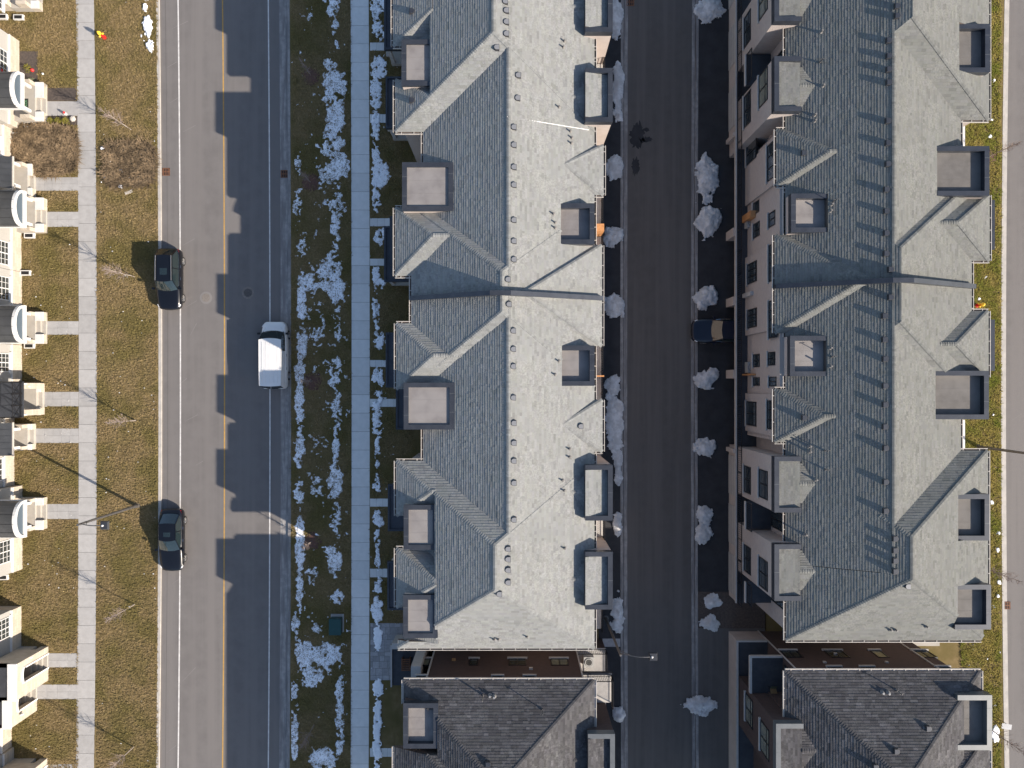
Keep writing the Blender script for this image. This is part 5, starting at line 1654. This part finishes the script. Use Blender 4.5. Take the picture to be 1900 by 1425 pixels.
bl = [(622, 10, 12, 30, .75), (612, 20, 8, 14, .6), (622, 50, 8, 25, .62), (608, 95, 7, 20, .55), (624, 95, 7, 30, .6), (615, 125, 18, 22, .85), (620, 160, 22, 40, 1.15), (622, 215, 19, 40, 1.15), (618, 265, 22, 40, 1.0), (625, 310, 24, 35, .95), (600, 330, 16, 30, .7), (553, 305, 8, 25, .75), (552, 390, 10, 50, .55), (625, 385, 18, 30, .85), (622, 430, 10, 60, .7), (560, 450, 12, 40, .45), (610, 510, 26, 40, .95), (625, 540, 16, 35, 1.05), (580, 525, 20, 30, .8), (560, 550, 10, 60, .95), (560, 630, 11, 45, .95), (625, 600, 10, 60, .6), (590, 600, 18, 50, .45), (556, 690, 12, 30, .85), (556, 745, 10, 40, 1.0), (622, 690, 14, 40, .7), (625, 760, 12, 40, .8), (556, 830, 12, 50, .85), (622, 830, 8, 50, .85), (622, 890, 16, 40, .9), (585, 900, 16, 25, .65), (556, 910, 10, 40, .9), (622, 960, 12, 40, .6), (557, 1010, 10, 60, 1.05), (620, 1045, 18, 40, .85), (580, 1070, 16, 25, .7), (556, 1090, 8, 45, .85), (628, 1105, 12, 18, .85), (548, 1160, 10, 30, .7), (590, 1165, 14, 12, .6), (565, 1210, 22, 30, 1.05), (605, 1215, 30, 22, 1.0), (575, 1255, 26, 25, .85), (632, 1240, 9, 30, .6), (630, 1290, 9, 60, .95), (547, 1300, 10, 50, .6), (547, 1370, 9, 60, .95), (600, 1405, 30, 25, .9), (630, 1360, 10, 50, .8), (600, 700, 50, 800, .2)]
snow_sheet('snow_patches', 'patchy snow lying on the shaded boulevard grass between road and sidewalk', 541, 651, -20, 1445, bl, 3)
bl = [(705, 10, 22, 25, 1.0), (700, 45, 12, 25, .95), (708, 65, 14, 14, .8), (702, 125, 16, 25, 1.1), (698, 175, 12, 40, 1.0), (697, 235, 9, 40, .85), (706, 325, 20, 28, 1.15), (698, 295, 10, 25, .9), (698, 370, 9, 28, .95), (706, 440, 14, 20, .9), (698, 510, 8, 25, .9), (706, 525, 12, 12, .75), (698, 565, 8, 40, .8), (704, 635, 12, 18, .95), (698, 605, 7, 20, .8), (702, 700, 12, 22, .95), (700, 740, 10, 30, .7), (700, 780, 12, 40, .8), (700, 840, 7, 50, .7), (700, 900, 8, 20, .8), (702, 965, 14, 18, .85), (700, 1000, 7, 40, .7), (701, 1045, 6, 40, .75), (702, 1095, 9, 30, .85), (700, 1135, 12, 30, .95), (701, 1180, 9, 36, 1.05), (701, 1275, 10, 22, 1.1), (700, 1330, 9, 45, 1.0), (700, 1400, 9, 40, .9)]
snow_sheet('snow_patches', 'ragged strip of snow between the sidewalk and the street-side porches', 686.8, 738, -20, 1445, bl, 21, z=.03)
snow_sheet('snow_patches', 'melting snow remnant on the sunlit boulevard by the kerb', 262, 293, -10, 105, [(275, 50, 9, 24, 1.25), (279, 84, 8, 14, .9), (270, 14, 5, 10, .75), (272, 0, 5, 5, .7)], 33, z=.03, hgt=.12)
snow_sheet('snow_patches', 'scattered snow scraps on the green strip by the pale road', 1796, 1856, 90, 1425, [(1843, 150, 3.5, 4, 1.2), (1833, 195, 5, 6, 1.1), (1838, 222, 5, 4, 1.05), (1837, 254, 5, 5, 1.15), (1815, 555, 3, 3, 1.0), (1840, 932, 6, 5, 1.15), (1850, 990, 6, 6, 1.25), (1850, 1020, 4, 6, 1.2), (1853, 1080, 5, 5, 1.2), (1845, 1360, 9, 18, 1.2), (1850, 1105, 3, 4, 1.1), (1842, 770, 3, 3, 1.0)], 44, z=.03, hgt=.1)
snow_sheet('snow_patches', 'small litter of snow flecks around the brush heap', 190, 290, 255, 370, [(210, 300, 9, 5, .9), (225, 320, 7, 5, .9), (224, 280, 4, 3, .9), (200, 329, 5, 4, .95), (226, 347, 4, 3, 1), (258, 325, 6, 8, .8), (192, 276, 5, 3, .9)], 55, z=.16, hgt=.06)
# piles pushed up along the lane
def snow_pile(px, py, rx, ry, hgt, seed, label, m='dirtysnow', base=-.01):
    x, y = gx(px), gy(py)
    cell = .05
    ax, ay = rx / S, ry / S
    nx, ny = int(ax * 1.4 / cell) + 2, int(ay * 1.4 / cell) + 2
    I, J = np.meshgrid(np.arange(-nx, nx + 1), np.arange(-ny, ny + 1), indexing='ij')
    XX, YY = x + I * cell, y + J * cell
    d = np.sqrt(((XX - x) / ax) ** 2 + ((YY - y) / ay) ** 2)
    rag = (fbm(XX * 1.2, YY * 1.2, seed, 3) - .5) * 1.5 + (fbm(XX * 6, YY * 6, seed + 1, 3) - .5) * .5
    val = 1.0 - d + rag * (.35 + .5 * np.clip(d, 0, 1.2))
    keep = val > 0.02
    h = np.clip(val, 0, 1)
    chunk = np.abs(fbm(XX * 4.2, YY * 4.2, seed + 2, 3) - .5) * 2
    hh = base + hgt * .85 * (h ** .8) * (.7 + .4 * fbm(XX * 1.5, YY * 1.5, seed + 3, 2)) + .035 * chunk * np.clip(h * 4, 0, 1) + .05 * fbm(XX * 12, YY * 12, seed + 4, 2)
    hh = np.where(keep, hh, base - .03)
    cells = (keep[:-1, :-1].astype(int) + keep[1:, :-1] + keep[:-1, 1:] + keep[1:, 1:]) >= 3
    ci, cj = np.nonzero(cells)
    used = np.zeros(XX.shape, bool)
    cs = [(ci, cj), (ci + 1, cj), (ci + 1, cj + 1), (ci, cj + 1)]
    for a_, b_ in cs: used[a_, b_] = True
    ui, uj = np.nonzero(used)
    idx = -np.ones(XX.shape, dtype=np.int64); idx[ui, uj] = np.arange(len(ui))
    V = np.stack([XX[ui, uj], YY[ui, uj], hh[ui, uj]], 1)
    F = np.stack([idx[a_, b_] for a_, b_ in cs], 1)
    me = bpy.data.meshes.new('snow_pile'); me.from_pydata(V.tolist(), [], F.tolist()); me.materials.append(M[m])
    me.polygons.foreach_set('use_smooth', [True] * len(me.polygons))
    o = bpy.data.objects.new('snow_pile', me); COL.objects.link(o)
    tag(o, label, 'snow pile')
piles = [
 (1140, 22, 15, 48, .4, 'long snow bank under the first dormer beside the catch basin'),
 (1146, 168, 11, 42, .35, 'narrow icy snow bank beside the second lane-side dormer'),
 (1149, 216, 9, 14, .3, 'small snow lump by the dark oil-like stain on the lane'),
 (1140, 308, 17, 22, .45, 'snow heap spreading to the kerb below the oil stain'),
 (1141, 438, 20, 19, .6, 'rounded snow heap in front of the cedar screen across from the long snow bank'),
 (1139, 568, 19, 19, .6, 'round snow mound opposite the fire wall of the middle block'),
 (1139, 720, 18, 20, .5, 'grey snow heap just past the thin cedar screen of the middle block'),
 (1139, 790, 17, 62, .22, 'long flat sheet of grey ice along the terrace'),
 (1147, 872, 8, 30, .25, 'thin snow remnant at the end of the grey ice sheet'),
 (1146, 973, 9, 22, .3, 'snow remnant beside the third lane-side dormer'),
 (1147, 1137, 13, 36, .45, 'tall narrow snow bank at the foot of the terrace street lamp'),
 (1148, 1327, 14, 16, .4, 'snow heap beside the brick terrace of the dark roofed block'),
 (1316, 14, 26, 26, .6, 'snow heap touching the far kerb near the first cream dormer'),
 (1312, 330, 20, 46, .5, 'broken up snow bank by the shaded terrace'),
 (1313, 415, 23, 34, .65, 'big snow mound ending the long broken bank by the garage pier'),
 (1307, 551, 22, 20, .65, 'round snow mound in front of the pier by the dark blue car'),
 (1308, 704, 24, 20, .55, 'snow heap pointing at the garage pier below the dark blue car'),
 (1306, 831, 17, 20, .5, 'snow heap on the kerb past the second small hip roof'),
 (1305, 953, 17, 17, .45, 'upper one of two touching snow heaps by the lane kerb'),
 (1304, 988, 17, 18, .45, 'lower one of two touching snow heaps by the lane kerb'),
 (1320, 1117, 21, 15, .5, 'snow heap on the brown lawn gap nearer the garage'),
 (1316, 1157, 19, 15, .5, 'snow heap on the brown lawn gap beside the grey driveway'),
 (1302, 1305, 28, 19, .55, 'snow heap spilling over the kerb by the dark roofed garage'),
]
for i, (px, py, rx, ry, hg, lb) in enumerate(piles):
    snow_pile(px, py, rx, ry, hg, 100 + i * 7, lb)
# oil-like wet stain on the lane
def stain(px, py, rx, ry, seed):
    R = random.Random(seed); x, y = gx(px), gy(py)
    n = 40
    q = MB()
    q.v = [(x, y, -.081)] + [(x + rx / S * (0.7 + .6 * R.random()) * math.cos(6.2832 * i / n), y + ry / S * (0.7 + .6 * R.random()) * math.sin(6.2832 * i / n), -.081) for i in range(n)]
    q.f = [(0, 1 + i, 1 + (i + 1) % n) for i in range(n)]
    q.build('wet_stain', 'asphalt_drive', lane)
stain(1183, 250, 13, 24, 1); stain(1201, 258, 9, 5, 2); stain(1180, 308, 7, 16, 3); stain(1200, 240, 5, 4, 4)
# grass tufts: one object per lawn
def tufts(name, label, px0, px1, py0, py1, dens, m, excl, seed, hgt=(.05, .11), w=.012, z=0.0, cat='grass', curl=.9, ragged=False):
    rg = np.random.default_rng(seed)
    X0, X1, Y0, Y1 = gx(px0), gx(px1), gy(py1), gy(py0)
    n = int((X1 - X0) * (Y1 - Y0) * dens)
    x, y = rg.uniform(X0, X1, n), rg.uniform(Y0, Y1, n)
    dn = fbm(x * .9, y * .9, seed, 3)
    ok = rg.uniform(0, 1, n) < .35 + 1.1 * dn
    if ragged:
        u, v = np.abs((x - X0) / (X1 - X0) * 2 - 1), np.abs((y - Y0) / (Y1 - Y0) * 2 - 1)
        ok &= (u ** 4 + v ** 4) < .45 + 1.0 * fbm(x * .8, y * .8, seed + 4, 3) ** 1.3
    for (a, b, c, d) in excl:
        ok &= ~((x > gx(a)) & (x < gx(b)) & (y > gy(d)) & (y < gy(c)))
    x, y = x[ok], y[ok]; n = len(x)
    B = 3
    x, y = np.repeat(x, B) + rg.normal(0, .025, n * B), np.repeat(y, B) + rg.normal(0, .025, n * B)
    n *= B
    a = rg.uniform(0, 2 * np.pi, n); h = rg.uniform(hgt[0], hgt[1], n)
    l = h * rg.uniform(.5, 1.0 + curl, n); ww = w * rg.uniform(.7, 1.6, n)
    dx, dy = np.cos(a), np.sin(a)
    P0 = np.stack([x - dy * ww, y + dx * ww, np.full(n, z)], 1)
    P1 = np.stack([x + dy * ww, y - dx * ww, np.full(n, z)], 1)
    P2 = np.stack([x + dx * l * .5 + dy * ww, y + dy * l * .5 - dx * ww, z + h], 1)
    P3 = np.stack([x + dx * l * .5 - dy * ww, y + dy * l * .5 + dx * ww, z + h], 1)
    P4 = np.stack([x + dx * l, y + dy * l, z + h * .75], 1)
    V = np.stack([P0, P1, P2, P3, P4], 1).reshape(-1, 3)
    me = bpy.data.meshes.new(name)
    base = np.arange(n) * 5
    loops = np.stack([base, base + 1, base + 2, base + 3, base + 3, base + 2, base + 4], 1).ravel()
    me.vertices.add(len(V)); me.vertices.foreach_set('co', V.astype(np.float32).ravel())
    me.loops.add(len(loops)); me.loops.foreach_set('vertex_index', loops.astype(np.int32))
    st = np.stack([np.arange(n) * 7, np.arange(n) * 7 + 4], 1).ravel()
    me.polygons.add(len(st)); me.polygons.foreach_set('loop_start', st.astype(np.int32))
    me.update(calc_edges=True); me.validate()
    me.materials.append(M[m])
    o = bpy.data.objects.new(name, me); COL.objects.link(o)
    o['kind'] = 'stuff'; o['label'] = label; o['category'] = cat
    return o
walks = [(87, 146, 187, 216), (67, 146, 328, 355), (88, 146, 392, 422), (88, 146, 595, 622), (83, 146, 726, 755), (67, 146, 794, 823), (88, 146, 934, 964), (90, 144, 1211, 1239), (68, 146, 1269, 1298), (37, 70, 95, 180), (70, 143, 163, 187), (88, 146, 216, 232)]
houses = [(-100, 80, -100, 24), (-100, 38, 74, 242), (38, 90, 155, 234), (-100, 26, 240, 352), (26, 69, 306, 370), (-100, 42, 350, 640), (42, 90, 368, 436), (42, 90, 578, 640), (-100, 42, 640, 776), (42, 85, 709, 771), (-100, 28, 775, 901), (28, 69, 784, 835), (-100, 43, 900, 1057), (43, 90, 920, 982), (-100, 41, 1123, 1293), (41, 92, 1197, 1264), (-100, 24, 1290, 1386), (24, 71, 1264, 1320), (-100, 28, 1385, 1500), (28, 90, 1405, 1480)]
tufts('lawn_grass', 'brown olive winter grass of the front yards', -5, 145.5, -10, 1435, 150, 'blade', walks + houses, 1)
tufts('lawn_grass', 'brown olive winter grass of the sunlit boulevard', 180.5, 293, -10, 1435, 150, 'blade', [(195, 290, 270, 350)], 2)
tufts('lawn_grass', 'dark winter grass of the shaded boulevard', 541, 651.5, -10, 1435, 110, 'blade', [(608, 644, 1138, 1176)], 3)
tufts('lawn_grass', 'winter grass between sidewalk and porches', 687, 770, -10, 1155, 90, 'blade', [(686, 728, 404, 421), (686, 716, 479, 494), (686, 718, 667, 682), (686, 742, 739, 756), (686, 722, 924, 941), (686, 722, 1054, 1072), (686, 722, 78, 95), (686, 722, 211, 229)], 4)
tufts('lawn_grass', 'greener grass of the strip along the pale road', 1783, 1857, -10, 1435, 170, 'blade_green', [], 5, hgt=(.06, .14))
tufts('brush_bed', 'tangled dead brush filling a front yard bed', 27, 146, 234, 327, 300, 'brush', [(20, 69, 306, 330)], 6, hgt=(.12, .42), w=.018, cat='brush', curl=1.6, ragged=True)
tufts('brush_heap', 'tangled dead brush heap on the sunlit boulevard', 192, 292, 266, 346, 240, 'brush', [], 7, hgt=(.10, .40), w=.018, cat='brush', curl=1.6, ragged=True)
# fallen leaves and paper scraps on the lawns
R = random.Random(12)
q = MB()
for i in range(90):
    px, py = (R.uniform(185, 290), R.uniform(0, 1425)) if i % 2 else (R.uniform(50, 140), R.uniform(430, 1425))
    x, y, s, a = gx(px), gy(py), R.uniform(.03, .07), R.uniform(0, 3)
    q.face([(x + s * math.cos(a + k * 1.5708), y + s * math.sin(a + k * 1.5708) * .7, .1 + R.uniform(0, .03)) for k in range(4)])
o = q.build('paper_scraps', 'white'); o['kind'] = 'stuff'; o['label'] = 'tiny pale scraps scattered over the winter lawns'; o['category'] = 'litter'
for o in bpy.data.objects:
    if '_w' in o.keys(): del o['_w']
